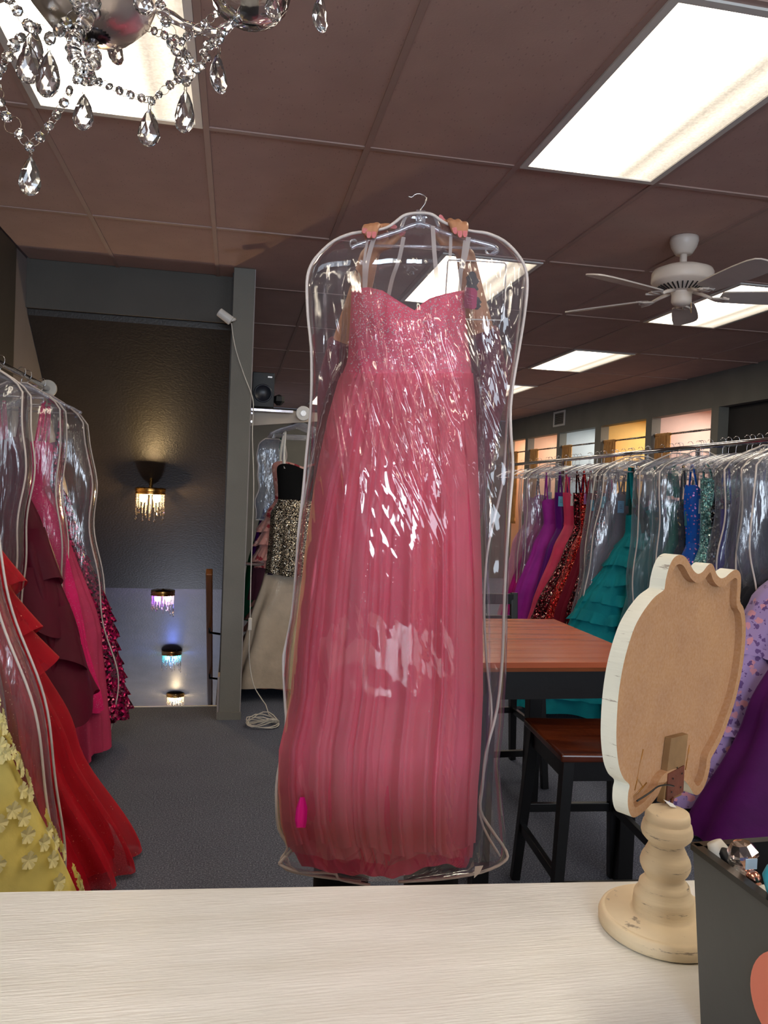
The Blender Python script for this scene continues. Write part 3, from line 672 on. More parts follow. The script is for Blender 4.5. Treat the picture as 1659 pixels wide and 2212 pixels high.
gr(1288, 'grey mauve tulle gown in the paired clear bags', P3(.15, .12, 1.55, 1.3, .22, .1, .38, .2, -.10), 1.55, 1.3, .12, m_greyt, m_greyt, n=14, seed=21)
br_(1280, 'left one of two adjoining clear bags over grey mauve tulle', .12, .31, .08, seed=23, xo=-.14)
gr(1306, 'silvery mauve gown in a clear bag with a blue tag', P3(.15, .12, 1.55, 1.3, .22, .1, .36, .2, -.10), 1.6, 1.3, .12, m_greyt, m_greyt, n=12, seed=25, tagc=(120, 170, 214), tagp=(-.12, 1.5))
br_(1299, 'right one of two adjoining clear bags over grey mauve tulle', .12, .31, .08, seed=26, xo=-.18)
gr(1338, 'dark green satin gown with thin black straps', P3(.13, .11, 1.5, 1.28, .17, .1, .3, .14, 0), 1.56, 1.28, .1, m_dkgreen, m_dkgreen, n=9, seed=27, style='v', strapmat=m_black)
gr(1336, 'bright teal one-shoulder tulle gown with ruffled tiers', [(1.6, .15, .08, 0), (1.32, .13, .07, 0), (1.15, .2, .12, -.04), (.7, .34, .2, -.16), (.05, .62, .32, -.30)], 1.54, 1.30, .05, m_teal, m_teal, n=18, seed=29, style='one', ruffles=9, amp=.05, ruf=(.045, .075))
gr(1384, 'smoky teal tulle gown in a clear bag with a lilac tag', P3(.15, .12, 1.5, 1.3, .22, .1, .34, .18, -.05), 1.5, 1.28, .1, m_tealgrey, m_tealgrey, n=13, seed=31, tagc=(170, 118, 190), tagp=(-.06, 1.46))
br_(1374, 'clear garment bag with white piping over the smoky teal gown', .12, .3, .08, seed=33)
gr(1422, 'emerald tulle gown with a pointed shoulder', P3(.15, .12, 1.58, 1.3, .2, .1, .3, .18, -.03), 1.62, 1.3, .1, m_emer, m_emer, n=12, seed=35, style='one')
br_(1416, 'clear garment bag with wide white piping over the emerald gown', .12, .3, .08, seed=36)
gr(1444, 'black gown with gold flecks beside the emerald gown', P3(.15, .12, 1.5, 1.3, .19, .1, .28, .16, 0), 1.55, 1.28, .1, m_blkgold, m_blkgold, n=10, seed=37, tagc=(60, 120, 126), tagp=(-.12, 1.45))
gr(1462, 'cobalt blue floral gown with a white tag', P3(.15, .12, 1.55, 1.3, .19, .1, .3, .18, -.03), 1.66, 1.3, .1, m_cobalt, m_cobalt, n=10, seed=39, style='v', tagc=(190, 205, 224), tagp=(-.09, 1.53))
gr(1488, 'pale mint beaded gown beside the cobalt floral one', P3(.13, .11, 1.6, 1.3, .17, .1, .28, .16, 0), 1.7, 1.3, .1, m_mint, m_mint, n=10, seed=41, style='v')
gr(1515, 'gunmetal sequin gown with a peach tag', P3(.14, .12, 1.5, 1.3, .17, .1, .25, .14, 0), 1.58, 1.3, .1, m_silver, m_silver, n=9, seed=43, tagc=(206, 178, 172), tagp=(-.06, 1.50))
gr(1537, 'royal blue sequin velvet gown in front of the gunmetal one', P3(.14, .13, 1.5, 1.3, .19, .1, .28, .16, 0), 1.52, 1.3, .1, m_royal, m_royal, n=8, seed=45, style='v')
gr(1562, 'slate lavender tulle gown in a clear bag with an orchid tag', P3(.16, .13, 1.5, 1.3, .22, .08, .34, .2, -.03), 1.6, 1.3, .1, m_slate, m_slate, n=14, seed=47, tagc=(204, 116, 206), tagp=(-.05, 1.54))
br_(1553, 'clear bag with zigzag piping over the slate lavender gown', .1, .3, .08, seed=48, wav=.022)
gr(1598, 'dusky violet tulle gown in a clear garment bag', P3(.16, .13, 1.5, 1.3, .22, .08, .34, .2, -.05), 1.62, 1.3, .1, m_dusk, m_dusk, n=14, seed=49)
br_(1589, 'clear garment bag with wavy piping over the dusky violet gown', .1, .3, .08, seed=50, wav=.022)
gr(1628, 'navy sequinned tulle gown in a clear bag with a tan tag', P3(.17, .13, 1.5, 1.3, .24, .06, .44, .26, -.14), 1.5, 1.28, .06, m_navyseq, m_navyseq, n=12, seed=51, tagc=(176, 142, 128), tagp=(-.07, 1.47), amp=.04)
br_(1618, 'nearest clear garment bag with doubled piping at the right edge of the photo', .3, .31, .09, seed=52, wav=.022)
gr(1660, 'wide black navy ball gown behind the wooden sign', P3(.17, .13, 1.5, 1.3, .3, .05, .5, .34, -.2), 1.5, 1.28, .05, m_navy, m_navy, n=14, seed=53, amp=.05)
gr(1700, 'very dark navy gown with sparse sequins behind the lilac floral dress', P3(.17, .13, 1.5, 1.3, .26, .05, .46, .26, -.16), 1.5, 1.28, .07, m_navyseq, m_navyseq, n=12, seed=54, amp=.04)
hx, hy = rx(3.3), 3.36
hanger(hx, hy, RZ, 'clear hanger holding the lilac floral dress', 'clear hangers on the right rack', RA)
gown('lilac chiffon dress printed with purple flowers, near the right edge of the photo', hx, hy, 1.62, [(1.6, .16, .08, 0), (1.3, .13, .08, 0), (1.1, .24, .14, -.1), (.6, .42, .2, -.24), (.1, .50, .26, -.32)], 1.3, .12, m_floral, m_floral, n=12, amp=.035, seed=61, grp=GG, zhang=1.79, rz=RA, ruffles=3, ruf=(.02, .04), hem=.012)
hx, hy = rx(3.1), 3.06
hanger(hx, hy, RZ, 'clear hanger holding the plum velvet gown', 'clear hangers on the right rack', RA)
gown('deep plum velvet gown at the right photo edge before the lilac floral dress', hx, hy, 1.6, [(1.6, .16, .08, 0), (1.3, .13, .08, 0), (1.1, .22, .14, -.05), (.6, .36, .2, -.16), (.02, .52, .3, -.26)], 1.3, .06, m_plum, m_plum, n=9, amp=.05, seed=63, grp=GG, zhang=1.79, rz=RA)
# empty clear hangers crowding both right rails
rnd = random.Random(5)
for k in range(26):
    y = 3.9+k*.19+rnd.uniform(-.05, .05); x = rx(y)+.85
    hanger(x, y, RZ, 'clear plastic hanger on the rear right rail %s' % (['behind the far magenta and purple gowns', 'behind the middle teal gowns', 'behind the nearer blue gowns'][2 if k < 9 else 1 if k < 18 else 0]), 'hangers on the rear right rail', rnd.uniform(-.2, .2))
for k in range(18):
    y = 3.95+k*.26+rnd.uniform(-.03, .03)
    nr_ = min(GRL, key=lambda q: abs(q[0]-y)); wd_ = [w__ for w__ in nr_[1].split() if w__ not in ('in', 'a', 'the', 'with')][:3]
    hanger(rx(y), y, RZ, 'spare clear hanger on the front right rail %s the %s gown' % ('just before' if y < nr_[0] else 'just past', ' '.join(wd_)), 'spare hangers on the front right rail', rnd.uniform(-.25, .25))
bcn = ['wine red', 'purple satin', 'grey mauve', 'emerald', 'navy', 'pale pink', 'magenta']
bc = [m_wine, m_purple, m_greyt, m_emer, m_navy, m_palepink, m_magenta]
for k in range(9):
    y = 3.9+k*.58; x = rx(y)+.85
    gown('%s gown on the rear right rack, %s of its row' % (bcn[k % 7], ['nearest', 'second nearest', 'third nearest', 'fourth nearest', 'middle', 'sixth nearest', 'third farthest', 'second farthest', 'farthest'][k]), x, y, 1.58, P3(.16, .13, 1.5, 1.3, .22, .1, .34, .2), 1.3, .12, bc[k % 7], bc[k % 7], n=10, seed=80+k, grp='gowns on the rear right rack', rows=14, cols=48, rz=RA, zhang=1.76)
# ------------------------------------------------------------------ left rack
LX, LZ = -1.12, 2.10
lr = rack('chrome wall rail on the left with bagged pink and red gowns', (LX, 1.6), 3.38, LZ-.02, 0, posts=False, name='wall_rail')
put('end_cap', MB().tube([(0, 3.375, LZ-.02), (0, 3.395, LZ-.02)], .052, 28), m_cord, lr, bevel=.004)
for yy in (.5, 2.0, 3.2): put('bracket', MB().tube([(0, yy, LZ-.02), (-.25, yy, LZ-.02)], .010, 8), m_chrome, lr, smooth=True)
m_hotpink = F('hot_pink_glitter_tulle', (246, 36, 122), .6, glit=.15, gsc=240); m_pinkt = F('rose_pink_tulle', (226, 74, 118), .7, glit=.04, trans=.2)
m_magseq = sequin('magenta_lame', (190, 16, 92), (255, 130, 170), 85, .28, (64, 4, 34), .62); m_burgorg = F('burgundy_organza', (104, 4, 42), .5, sheen=.4, trans=.15, alpha=.93)
m_red = F('scarlet_glitter_tulle', (196, 8, 28), .7, glit=.05, gcol=(255, 170, 140), gsc=130, trans=.1); m_redsheer = F('scarlet_sheer_tulle', (196, 10, 36), .7, alpha=.6, glit=.03, gsc=150, gcol=(255, 170, 140)); m_rust = F('rust_glitter_tulle', (150, 36, 36), .7, glit=.2, gcol=(255, 190, 150), gsc=150)
m_yellow = F('yellow_tulle', (236, 220, 128), .7); m_petal = F('pale_yellow_petal', (250, 240, 176), .7); m_lilact = F('lilac_white_tulle', (206, 180, 214), .8, alpha=.75)
GL = 'gowns on the left rail'
def gl(y, label, pr, zt, zw, zh, mb_, ms_, **k):
    hanger(LX, y, LZ, 'clear hanger holding the '+label[:60], 'clear hangers on the left rail', 0)
    return gown(label, LX, y, zt, pr, zw, zh, mb_, ms_, grp=GL, zhang=LZ-.15, **k)
g = gl(4.84, 'magenta lame gown of tight ruffled tiers in the farthest left bag', [(1.8, .15, .08, 0), (1.5, .13, .08, 0), (1.3, .17, .1, .02), (.7, .30, .14, .13), (.12, .30, .16, .24)], 1.76, 1.5, .12, m_magseq, m_magseq, n=16, amp=.02, seed=101, ruffles=15, ruf=(.03, .085))
pass
bag('farthest clear garment bag on the left rail over the magenta ruffled gown', LX, 4.83, 2.03, .075, .25, .09, 103, .21, wav=.025)
gl(4.52, 'hot pink glitter gown between the left garment bags', [(1.8, .15, .08, 0), (1.5, .13, .08, 0), (1.3, .19, .1, .02), (.7, .32, .2, .09), (.06, .34, .32, .14)], 1.74, 1.5, .05, m_hotpink, m_pinkt, n=20, amp=.035, seed=105, hem=.012)
gl(4.4, 'neon pink satin gown with a white tag on the left rail', [(1.8, .14, .07, 0), (1.5, .12, .07, 0), (1.3, .2, .09, .02), (.7, .3, .1, .06), (.3, .36, .12, .1)], 1.74, 1.5, .3, m_hotpink, m_hotpink, n=10, amp=.02, seed=106)
bag('second farthest clear garment bag on the left rail over pink gowns', LX, 4.34, 2.03, .45, .225, .09, 107, .04, wav=.014)
g = gl(4.02, 'burgundy organza gown with big wavy ruffles on the left rail', [(1.8, .15, .08, 0), (1.5, .13, .08, 0), (1.3, .19, .14, .02), (.7, .30, .2, .10), (.3, .34, .24, .14)], 1.74, 1.5, .40, m_burgorg, m_burgorg, n=9, amp=.05, seed=109, hem=.03)
rn = random.Random(3)
for j, (z0, e) in enumerate(((1.30, .16), (1.12, .19), (.93, .22), (.72, .26))):
    rr = []; hw, hd, xo = prof_at([(1.8, .15, .08, 0), (1.5, .13, .08, 0), (1.3, .19, .14, .02), (.7, .30, .2, .10), (.3, .34, .24, .14)], z0); p1 = rn.uniform(0, 6)
    for i in range(9):
        t = i/8; rr.append([Vector((xo+(hw+.01+(e*.30*max(0, math.cos(a))+.02)*t+.035*t*math.sin(a*5+p1+t))*math.cos(a), (hd+.01+e*.5*t+.06*t*math.sin(a*5+p1+t))*math.sin(a), z0-.28*t+.05*t*math.sin(a*4+p1*2))) for a in [2*PI*k/96 for k in range(96)]])
    put('ruffle', MB().grid(rr, True), m_burgorg, g, smooth=True)
bag('clear garment bag hanging in front of the burgundy ruffled gown', LX, 3.72, 2.03, .6, .20, .09, 111, .0, wav=.014)
hanger(LX, 3.15, LZ, 'clear hanger holding the scarlet ball gown', 'clear hangers on the left rail')
pr = [(1.8, .13, .08, 0), (1.5, .12, .08, 0), (1.3, .14, .13, .0), (.9, .19, .22, .07), (.5, .28, .3, .16), (.04, .38, .36, .27)]
g = gown('scarlet glitter tulle ball gown spilling onto the carpet on the left', LX+.035, 3.22, 1.76, pr, 1.5, .03, m_red, m_red, n=13, amp=.05, seed=113, grp=GL, zhang=LZ-.15, cols=140, rows=44, hem=.004)
pr2 = [(a, b+.015, c+.03, d+.03) for a, b, c, d in pr[:-1]]+[(.03, .42, .42, .32)]
put('overskirt', MB().grid(gown_tube(pr2, 1.35, .02, 36, 140, 11, .045, 114, None, .004), True), m_redsheer, g, smooth=True)
rn = random.Random(9)
for j, z0 in enumerate((1.30, 1.12, .98)):
    hw, hd, xo = prof_at(pr2, z0); rr = []; p1 = rn.uniform(0, 6)
    for i in range(7):
        t = i/6; rr.append([Vector((xo+(hw+.10*t*max(.1, math.cos(a))+.04*t*math.sin(a*6+p1))*math.cos(a), (hd+.10*t+.05*t*math.sin(a*6+p1))*math.sin(a), z0-.2*t+.05*t*math.sin(a*5+p1))) for a in [2*PI*k/84 for k in range(84)]])
    put('ruffle', MB().grid(rr, True), m_redsheer, g, smooth=True)
gl(2.78, 'rust red glitter gown inside the nearest left garment bag', [(1.8, .15, .08, 0), (1.5, .13, .08, 0), (1.3, .22, .1, .04), (.7, .3, .12, .12), (.3, .34, .14, .18)], 1.76, 1.5, .38, m_rust, m_rust, n=11, amp=.02, seed=115)
bag('nearest clear garment bag on the left rail over rust red glitter', LX+.02, 2.74, 2.03, .06, .25, .08, 117, .32, wav=.016)
bag('clear garment bag pressed against the nearest one on the left rail', LX-.01, 2.62, 2.03, .06, .24, .06, 118, .30, wav=.014, pips=(-1,))
g = gl(2.42, 'yellow tulle gown covered in pale yellow fabric flowers at the left edge', [(1.8, .15, .08, 0), (1.5, .13, .08, 0), (1.3, .16, .12, .10), (.9, .25, .16, .19), (.05, .40, .2, .38)], 1.74, 1.5, .05, m_yellow, m_yellow, n=10, amp=.02, seed=121)
fm_ = MB()
for k in range(5):
    a = 2*PI*k/5; d = Vector((math.cos(a), math.sin(a), 0)); q = Vector((-math.sin(a), math.cos(a), 0)); up = Vector((0, 0, 1))
    fm_.add([Vector((0, 0, .002)), d*.012+q*.010+up*.006, d*.024+q*.0125+up*.010, d*.032+up*.006, d*.024-q*.0125+up*.010, d*.012-q*.010+up*.006], [(0, 1, 2, 3), (0, 3, 4, 5)])
flower_me = fm_.mesh('fabric_flower'); flower_me.materials.append(m_petal)
prY = [(1.8, .15, .08, 0), (1.5, .13, .08, 0), (1.3, .16, .12, .10), (.9, .25, .16, .19), (.05, .40, .2, .38)]
for k in range(260):
    a = rn.uniform(-2.9, .5); z = .1+1.0*rn.random(); hw, hd, xo = prof_at(prY, z); nv = Vector((math.cos(a), math.sin(a)*1.6, .2)).normalized()
    o = inst('fabric_flower', flower_me, g, (xo+(hw+.016)*math.cos(a), (hd+.016)*math.sin(a), z), nv.to_track_quat('Z', 'Y').to_euler(), (.85,)*3)
# ------------------------------------------------------------------ middle rack behind the pillar
m_beam = paint('white_beam', (206, 190, 172), .5, .05, 6, .1, 40)
b = thing('wall_shelf_beam', 'white painted timber beam with bolts sticking out beside the pillar', 'shelf bracket', (.09, 5.6, 1.97))
put('beam', MB().prism([(0, 0, 0), (0, 0, .125), (.52, 0, .12), (.52, 0, .065)], (0, .04, 0)), m_beam, b)
for zz in (.03, .09): put('bolt', MB().tube([(.012, 0, zz), (.012, -.02, zz)], .008, 8), m_chrome, b)
q = PY(655, 893, 5.56)
mr = rack('chrome rail behind the pillar with a round white end cap', (q.x, q.y), 2.0, q.z, 0, posts=False, name='wall_rail')
put('end_cap', MB().tube([(0, -.012, q.z), (0, .004, q.z)], .052, 28), m_white, mr, bevel=.003)
put('bracket', MB().tube([(0, .1, q.z), (-.35, .1, q.z)], .012, 8), m_chrome, mr)
put('end_tube', MB().tube([(0, -.016, q.z), (0, .0, q.z)], .02, 16), m_rodn, mr)
MX, MZ = q.x, q.z+.02
sp = thing('loudspeaker', 'small black bookshelf loudspeaker on the shelf beside the pillar', 'speaker', PY(567, 879, 5.5))
put('cabinet', MB().box((-.075, 0, 0), (.078, .16, .24)), m_blackplastic, sp, bevel=.004)
m_cone = paint('speaker_cone', (26, 32, 44), .35, .05, 5, 0)
put('woofer', MB().lathe([(.062, 0), (.064, .004), (.057, .005), (.052, .001), (.02, -.012), (.018, -.010), (.002, -.006)], 32), m_cone, sp, smooth=True).location = (.0, -.001, .095)
sp.children[-1].rotation_euler = (PI/2, 0, 0)
put('label_plate', MB().box((.03, -.002, .205), (.06, 0, .215)), m_rodn, sp)
sh = thing('glass_shelf', 'small glass shelf under the black loudspeaker', 'shelf', PY(590, 884, 5.5))
put('plate', MB().box((-.16, -.0, -.012), (.14, .16, -.004)), m_clearpl, sh)
put('edge', MB().box((-.16, -.004, -.018), (.14, 0, -.002)), m_chrome, sh)
ge = thing('faceted_ornament', 'black faceted gem shaped ornament next to the loudspeaker', 'ornament', PY(602, 876, 5.52))
put('gem', MB().lathe([(.015, 0), (.042, .028), (.036, .062), (.006, .076)], 6), m_blackplastic, ge)
def gm(y, label, pr, zt, zw, zh, mb_, ms_, dx=0, **k):
    hanger(MX+dx, y, MZ, 'clear hanger holding the '+label[:50], 'clear hangers behind the pillar', k.get('rz', 0))
    return gown(label, MX+dx, y, zt, pr, zw, zh, mb_, ms_, grp='dresses behind the pillar', zhang=MZ-.14, **k)
m_blackv = F('black_velvet', (8, 8, 9), .8, sheen=.2); m_goldseq = sequin('black_gold_crystal', (168, 156, 138), (255, 245, 215), 190, .25, (20, 16, 14), .62)
m_pinkfl = floral('peach_rose_print', (226, 158, 146), [((176, 48, 60), .32, 16), ((240, 190, 180), .3, 22)])
g = gm(5.66, 'short black strapless dress with gold crystal skirt behind the pillar', P3(.17, .15, 1.66, 1.45, .2, .93, .22, .13), 1.72, 1.47, .92, m_blackv, m_goldseq, n=7, amp=.012, seed=131, strapmat=m_white)
gm(5.78, 'peach rose print dress with flounced hem beside the gold crystal one', P3(.2, .17, 1.66, 1.45, .22, .95, .27, .13, -.03), 1.74, 1.45, .95, m_pinkfl, m_pinkfl, n=9, amp=.02, seed=133, ruffles=4, ruf=(.05, .1), strapmat=m_white)
gm(6.0, 'dark purple sequin dress behind the pillar', P3(.18, .15, 1.66, 1.45, .24, 1.0, .3, .14, -.03), 1.7, 1.45, 1.0, sequin('purple_sequins', (90, 24, 110), (220, 160, 240), 120), m_purple, n=9, seed=135)
gm(6.15, 'bright green satin gown behind the pillar', P3(.18, .15, 1.66, 1.45, .26, .5, .38, .14, -.06), 1.7, 1.45, .5, F('green_satin', (0, 118, 70), .45), F('green_satin_skirt', (0, 118, 70), .45), n=9, seed=136)
gm(5.9, 'dusty mauve chiffon gown behind the pillar', P3(.18, .15, 1.6, 1.4, .26, .6, .32, .12, -.05), 1.62, 1.4, .7, m_greyt, F('dusty_mauve', (112, 62, 76), .7), n=9, seed=137)
bag('pale blue tinted garment bag behind the pillar', MX-.2, 5.84, 1.9, 1.3, .10, .06, 139, 0, film_m=film('bluish_film', (.86, .9, .97), .12, 1, .12, .5), grp=None, wav=.012)
lo = rack('lower chrome rail behind the pillar carrying the champagne gown', (MX-.05, 5.66), 1.2, .98, 0, posts=False, name='wall_rail')
put('bracket', MB().tube([(0, .05, .98), (-.36, .05, .98)], .012, 8), m_chrome, lo)
m_champ = F('champagne_shimmer_tulle', (206, 188, 166), .55, glit=.25, gcol=(245, 235, 215), gsc=240)
gown('champagne shimmer long skirt gown hanging below the gold crystal dress', MX-.03, 5.7, 1.0, [(1.0, .16, .06, 0), (.9, .20, .08, 0), (.5, .27, .1, -.03), (.09, .35, .13, -.05)], .92, .10, F('plum_bodice', (50, 24, 60), .6), m_champ, n=9, amp=.055, seed=141, grp='dresses behind the pillar', zhang=.97, straps=False)
g = gown('tiered peach ruffle gown touching the floor behind the pillar', MX-.02, 5.95, .9, [(1.0, .16, .06, 0), (.9, .20, .08, 0), (.5, .28, .1, -.02), (.03, .34, .14, -.02)], .85, .03, m_pinkfl, F('peach_chiffon', (214, 148, 130), .7), n=9, amp=.03, seed=143, grp='dresses behind the pillar', straps=False, ruffles=8, ruf=(.05, .1))
# ------------------------------------------------------------------ table, stools
m_cherry = paint('cherry_tabletop', (178, 92, 58), .24, .1, 1.2, .03, 30, stretch=(1, 8, 1), c2=(158, 76, 46))
m_cherry2 = paint('cherry_edge', (128, 64, 20), .3, .1, 4, 0)
m_seat = paint('walnut_seat', (92, 40, 20), .16, .12, 3, .05, 30, stretch=(1, 9, 1), c2=(60, 24, 14))
tx0, tx1, ty0, ty1, tz = .93, 1.67, 2.80, 3.82, .91
t = thing('pub_table', 'tall square table with cherry plank top and black base', 'table', ((tx0+tx1)/2, (ty0+ty1)/2, 0))
nb = 12
for k in range(nb):
    a = ty0+(ty1-ty0)*k/nb; b = ty0+(ty1-ty0)*(k+1)/nb
    put('plank', MB().box((tx0, a+.0012, tz-.022), (tx1, b-.0012, tz)), m_cherry, t, world=True, bevel=.0012, bseg=1)
put('edge_band', MB().box((tx0+.002, ty0+.002, tz-.036), (tx1-.002, ty1-.002, tz-.0215)), m_cherry2, t, world=True)
ap = MB(); ap.box((tx0+.02, ty0+.03, tz-.15), (tx1-.02, ty0+.055, tz-.036)); ap.box((tx0+.02, ty1-.055, tz-.15), (tx1-.02, ty1-.03, tz-.036)); ap.box((tx0+.02, ty0+.05, tz-.15), (tx0+.045, ty1-.05, tz-.036)); ap.box((tx1-.045, ty0+.05, tz-.15), (tx1-.02, ty1-.05, tz-.036))
put('apron', ap, m_black, t, world=True)
for x_, y_ in ((tx0+.06, ty0+.08), (tx1-.07, ty0+.08), (tx0+.06, ty1-.14), (tx1-.16, ty1-.16)):
    put('leg', MB().beam((x_, y_, 0), (x_, y_, tz-.036), .066, .066), m_black, t, world=True, bevel=.003)
def stool(label, cx_, cy_, rz, back=False, sz=.66):
    s = thing('bar_stool', label, 'stool', (cx_, cy_, 0), None, rz); W, D = .20, .22
    rows = []
    for i in range(17):
        u = -1+2*i/16; rows.append([Vector((W*v_, D*u, sz-.012*math.exp(-((v_)**2+(u)**2)*1.6)+.0)) for v_ in [-1+2*j/16 for j in range(17)]])
    mb = MB().grid(rows); lowr = [[Vector((p.x, p.y, sz-.032)) for p in r] for r in rows]; mb.grid(lowr)
    n = 17
    for i in range(16):
        for (a, b) in (((i, 0), (i+1, 0)), ((i, 16), (i+1, 16)), ((0, i), (0, i+1)), ((16, i), (16, i+1))):
            A, B = a[0]*n+a[1], b[0]*n+b[1]; mb.f.append((A, B, B+n*n, A+n*n))
    put('seat', mb, m_seat, s, smooth=False, bevel=.009, bseg=3)
    put('seat_frame', MB().box((-.175, -.195, sz-.105), (.175, .195, sz-.032)), m_black, s, bevel=.002)
    ft = []
    for i, (a, b) in enumerate(((-1, -1), (1, -1), (1, 1), (-1, 1))):
        top = Vector((a*.165, b*.185, sz-.034)); bot = Vector((a*.205, b*.225, 0)); ft.append((top, bot))
        put('leg', MB().beam(top, bot, .042, .042, up=(0, 1, 0), w2=.034, h2=.034), m_black, s, bevel=.002)
    def at(i, z): tp, bt = ft[i]; return bt.lerp(tp, z/(sz-.034))
    for (i, j, z) in ((0, 1, .19), (1, 2, .3), (2, 3, .30), (3, 0, .22)):
        put('stretcher', MB().beam(at(i, z), at(j, z), .022, .034), m_black, s, bevel=.002)
    if back:
        for a in (-1, 1): put('back_post', MB().beam((a*.17, .19, sz-.03), (a*.18, .25, sz+.32), .04, .03, up=(0, 1, 0)), m_black, s, bevel=.003)
        for z in (.16, .285): put('back_slat', MB().beam((-.17, .215+z*.08, sz+z), (.17, .215+z*.08, sz+z), .02, .06), m_black, s, bevel=.002)
    return s
stool('backless black bar stool with a polished walnut seat in front of the table', 1.355, 2.70, math.radians(-4))
stool('black bar stool with a slatted back on the far side of the table', 1.46, 4.07, math.radians(2), back=True)
# ------------------------------------------------------------------ counter
def counter_mat():
    t = NT('brushed_white_paint'); v = t.coord((1, 5, 1)); a = t.noise(v, 4, 5, .6); b = t.noise(t.coord((2, 26, 1)), 12, 3)
    r = t.ramp(a.outputs[0], [(.30, lin((220, 218, 212))), (.5, lin((227, 226, 222))), (.7, lin((235, 234, 231)))])
    sp_ = t.ramp(t.noise(t.coord((20, 30, 20)), 1.6, 2).outputs[0], [(.0, g4(0)), (.775, g4(0)), (.80, g4(1))])
    t.l(t.mix(t.math('MULTIPLY', sp_.outputs[0], .4), r.outputs[0], lin((120, 120, 116))), t.b.inputs['Base Color'])
    t.b.inputs['Roughness'].default_value = .32; t.l(t.bump(b.outputs[0], .35, .002, t.bump(a.outputs[0], .3, .003)), t.b.inputs['Normal']); return t.m
m_counter = counter_mat()
ct = thing('counter', 'white brush-painted service counter across the bottom of the photo', 'counter', (.1, .6, 0))
fa, fb = Vector((-.282, 1.074, 1)), Vector((.67, .999, 1)); dd = (fb-fa)/(fb.x-fa.x)
A = fa+dd*(-1.1-fa.x); B = fa+dd*(1.15-fa.x); nrm = Vector((dd.y, -dd.x, 0)).normalized()*-1
nr = Vector((-dd.y, dd.x, 0)).normalized()
Cc = B-nr*.85; Dd = A-nr*.85
put('worktop', MB().prism([A-Vector((0, 0, .03)), B-Vector((0, 0, .03)), Cc-Vector((0, 0, .03)), Dd-Vector((0, 0, .03))], (0, 0, .03)), m_counter, ct, world=True, bevel=.003)
i1 = .03
put('cabinet', MB().prism([A-nr*i1-Vector((0, 0, 1)), B-nr*i1-Vector((0, 0, 1)), Cc+nr*i1-Vector((0, 0, 1)), Dd+nr*i1-Vector((0, 0, 1))], (0, 0, .97)), m_white, ct, world=True)
# ------------------------------------------------------------------ sign on turned stand
def aged(name, c):
    t = NT(name); v = t.coord(); a = t.noise(v, 14, 4); r = t.ramp(a.outputs[0], [(.3, lin(tuple(x-14 for x in c))), (.7, lin(c))])
    vs = t.coord((1, 1, 9)); n2 = t.noise(vs, 16, 5, .7); m = t.ramp(n2.outputs[0], [(.0, g4(0)), (.615, g4(0)), (.66, g4(1))])
    t.l(t.mix(t.math('MULTIPLY', m.outputs[0], .8), r.outputs[0], lin((128, 110, 96))), t.b.inputs['Base Color']); t.b.inputs['Roughness'].default_value = .6
    t.l(t.bump(t.noise(vs, 30, 4).outputs[0], .25, .002), t.b.inputs['Normal']); return t.m
m_aged = aged('distressed_cream_paint', (240, 220, 186)); m_agedw = aged('distressed_white_paint', (232, 230, 214))
def mdf():
    t = NT('brown_mdf'); v = t.coord(); a = t.noise(v, 18, 5, .6); b = t.noise(v, 260, 3)
    r = t.ramp(a.outputs[0], [(.3, lin((152, 101, 48))), (.7, lin((164, 113, 57)))])
    t.l(t.mix(.12, r.outputs[0], b.outputs[0]), t.b.inputs['Base Color']); t.b.inputs['Roughness'].default_value = .85; t.l(t.bump(b.outputs[0], .15, .001), t.b.inputs['Normal']); return t.m
m_mdf = mdf()
base = PZ(1430, 2005, 1.0); sg = thing('wooden_sign', 'routed wooden sign seen from behind on a turned distressed cream stand', 'sign', base)
k_ = .988/1680
pf = [(1.003, .078), (1.0045, .0785), (1.012, .0785), (1.018, .075), (1.019, .0735), (1.0185, .0725), (1.020, .070), (1.0205, .040)]
prof = [(.074, .0), (.0785, .003), (.0790, .012), (.0765, .018), (.0725, .0205), (.0715, .0195), (.0705, .021), (.041, .022)]
for cy_, hp in ((1290, 64), (1230, 63.5), (1180, 62.5), (1150, 62), (1130, 60), (1090, 55), (1030, 52.5), (1010, 52), (985, 47), (950, 42), (925, 40.5), (905, 42), (860, 48), (810, 52), (770, 52.5), (720, 50), (690, 47), (680, 45), (650, 43), (620, 40), (590, 37), (560, 36.8), (545, 38), (520, 44), (480, 51), (440, 53.5), (400, 53), (360, 51), (340, 50), (325, 46), (318, 45.5), (300, 47), (260, 46.5), (215, 44), (208, 41), (206, 4)):
    z = (2005-(1700+cy_/4.32))*k_*1.0 + (.020 if cy_ > 1120 else lerp(.0, .018, max(0, (cy_-200)/900)))
    prof.append((hp*k_, z))
prof2 = prof[:8]; last = prof2[-1][1]
for r, z in prof[8:]:
    z = max(z, last+.0006); prof2.append((r, z)); last = z
put('turned_stand', MB().lathe(prof2, 64), m_aged, sg, smooth=True)
ztop = last
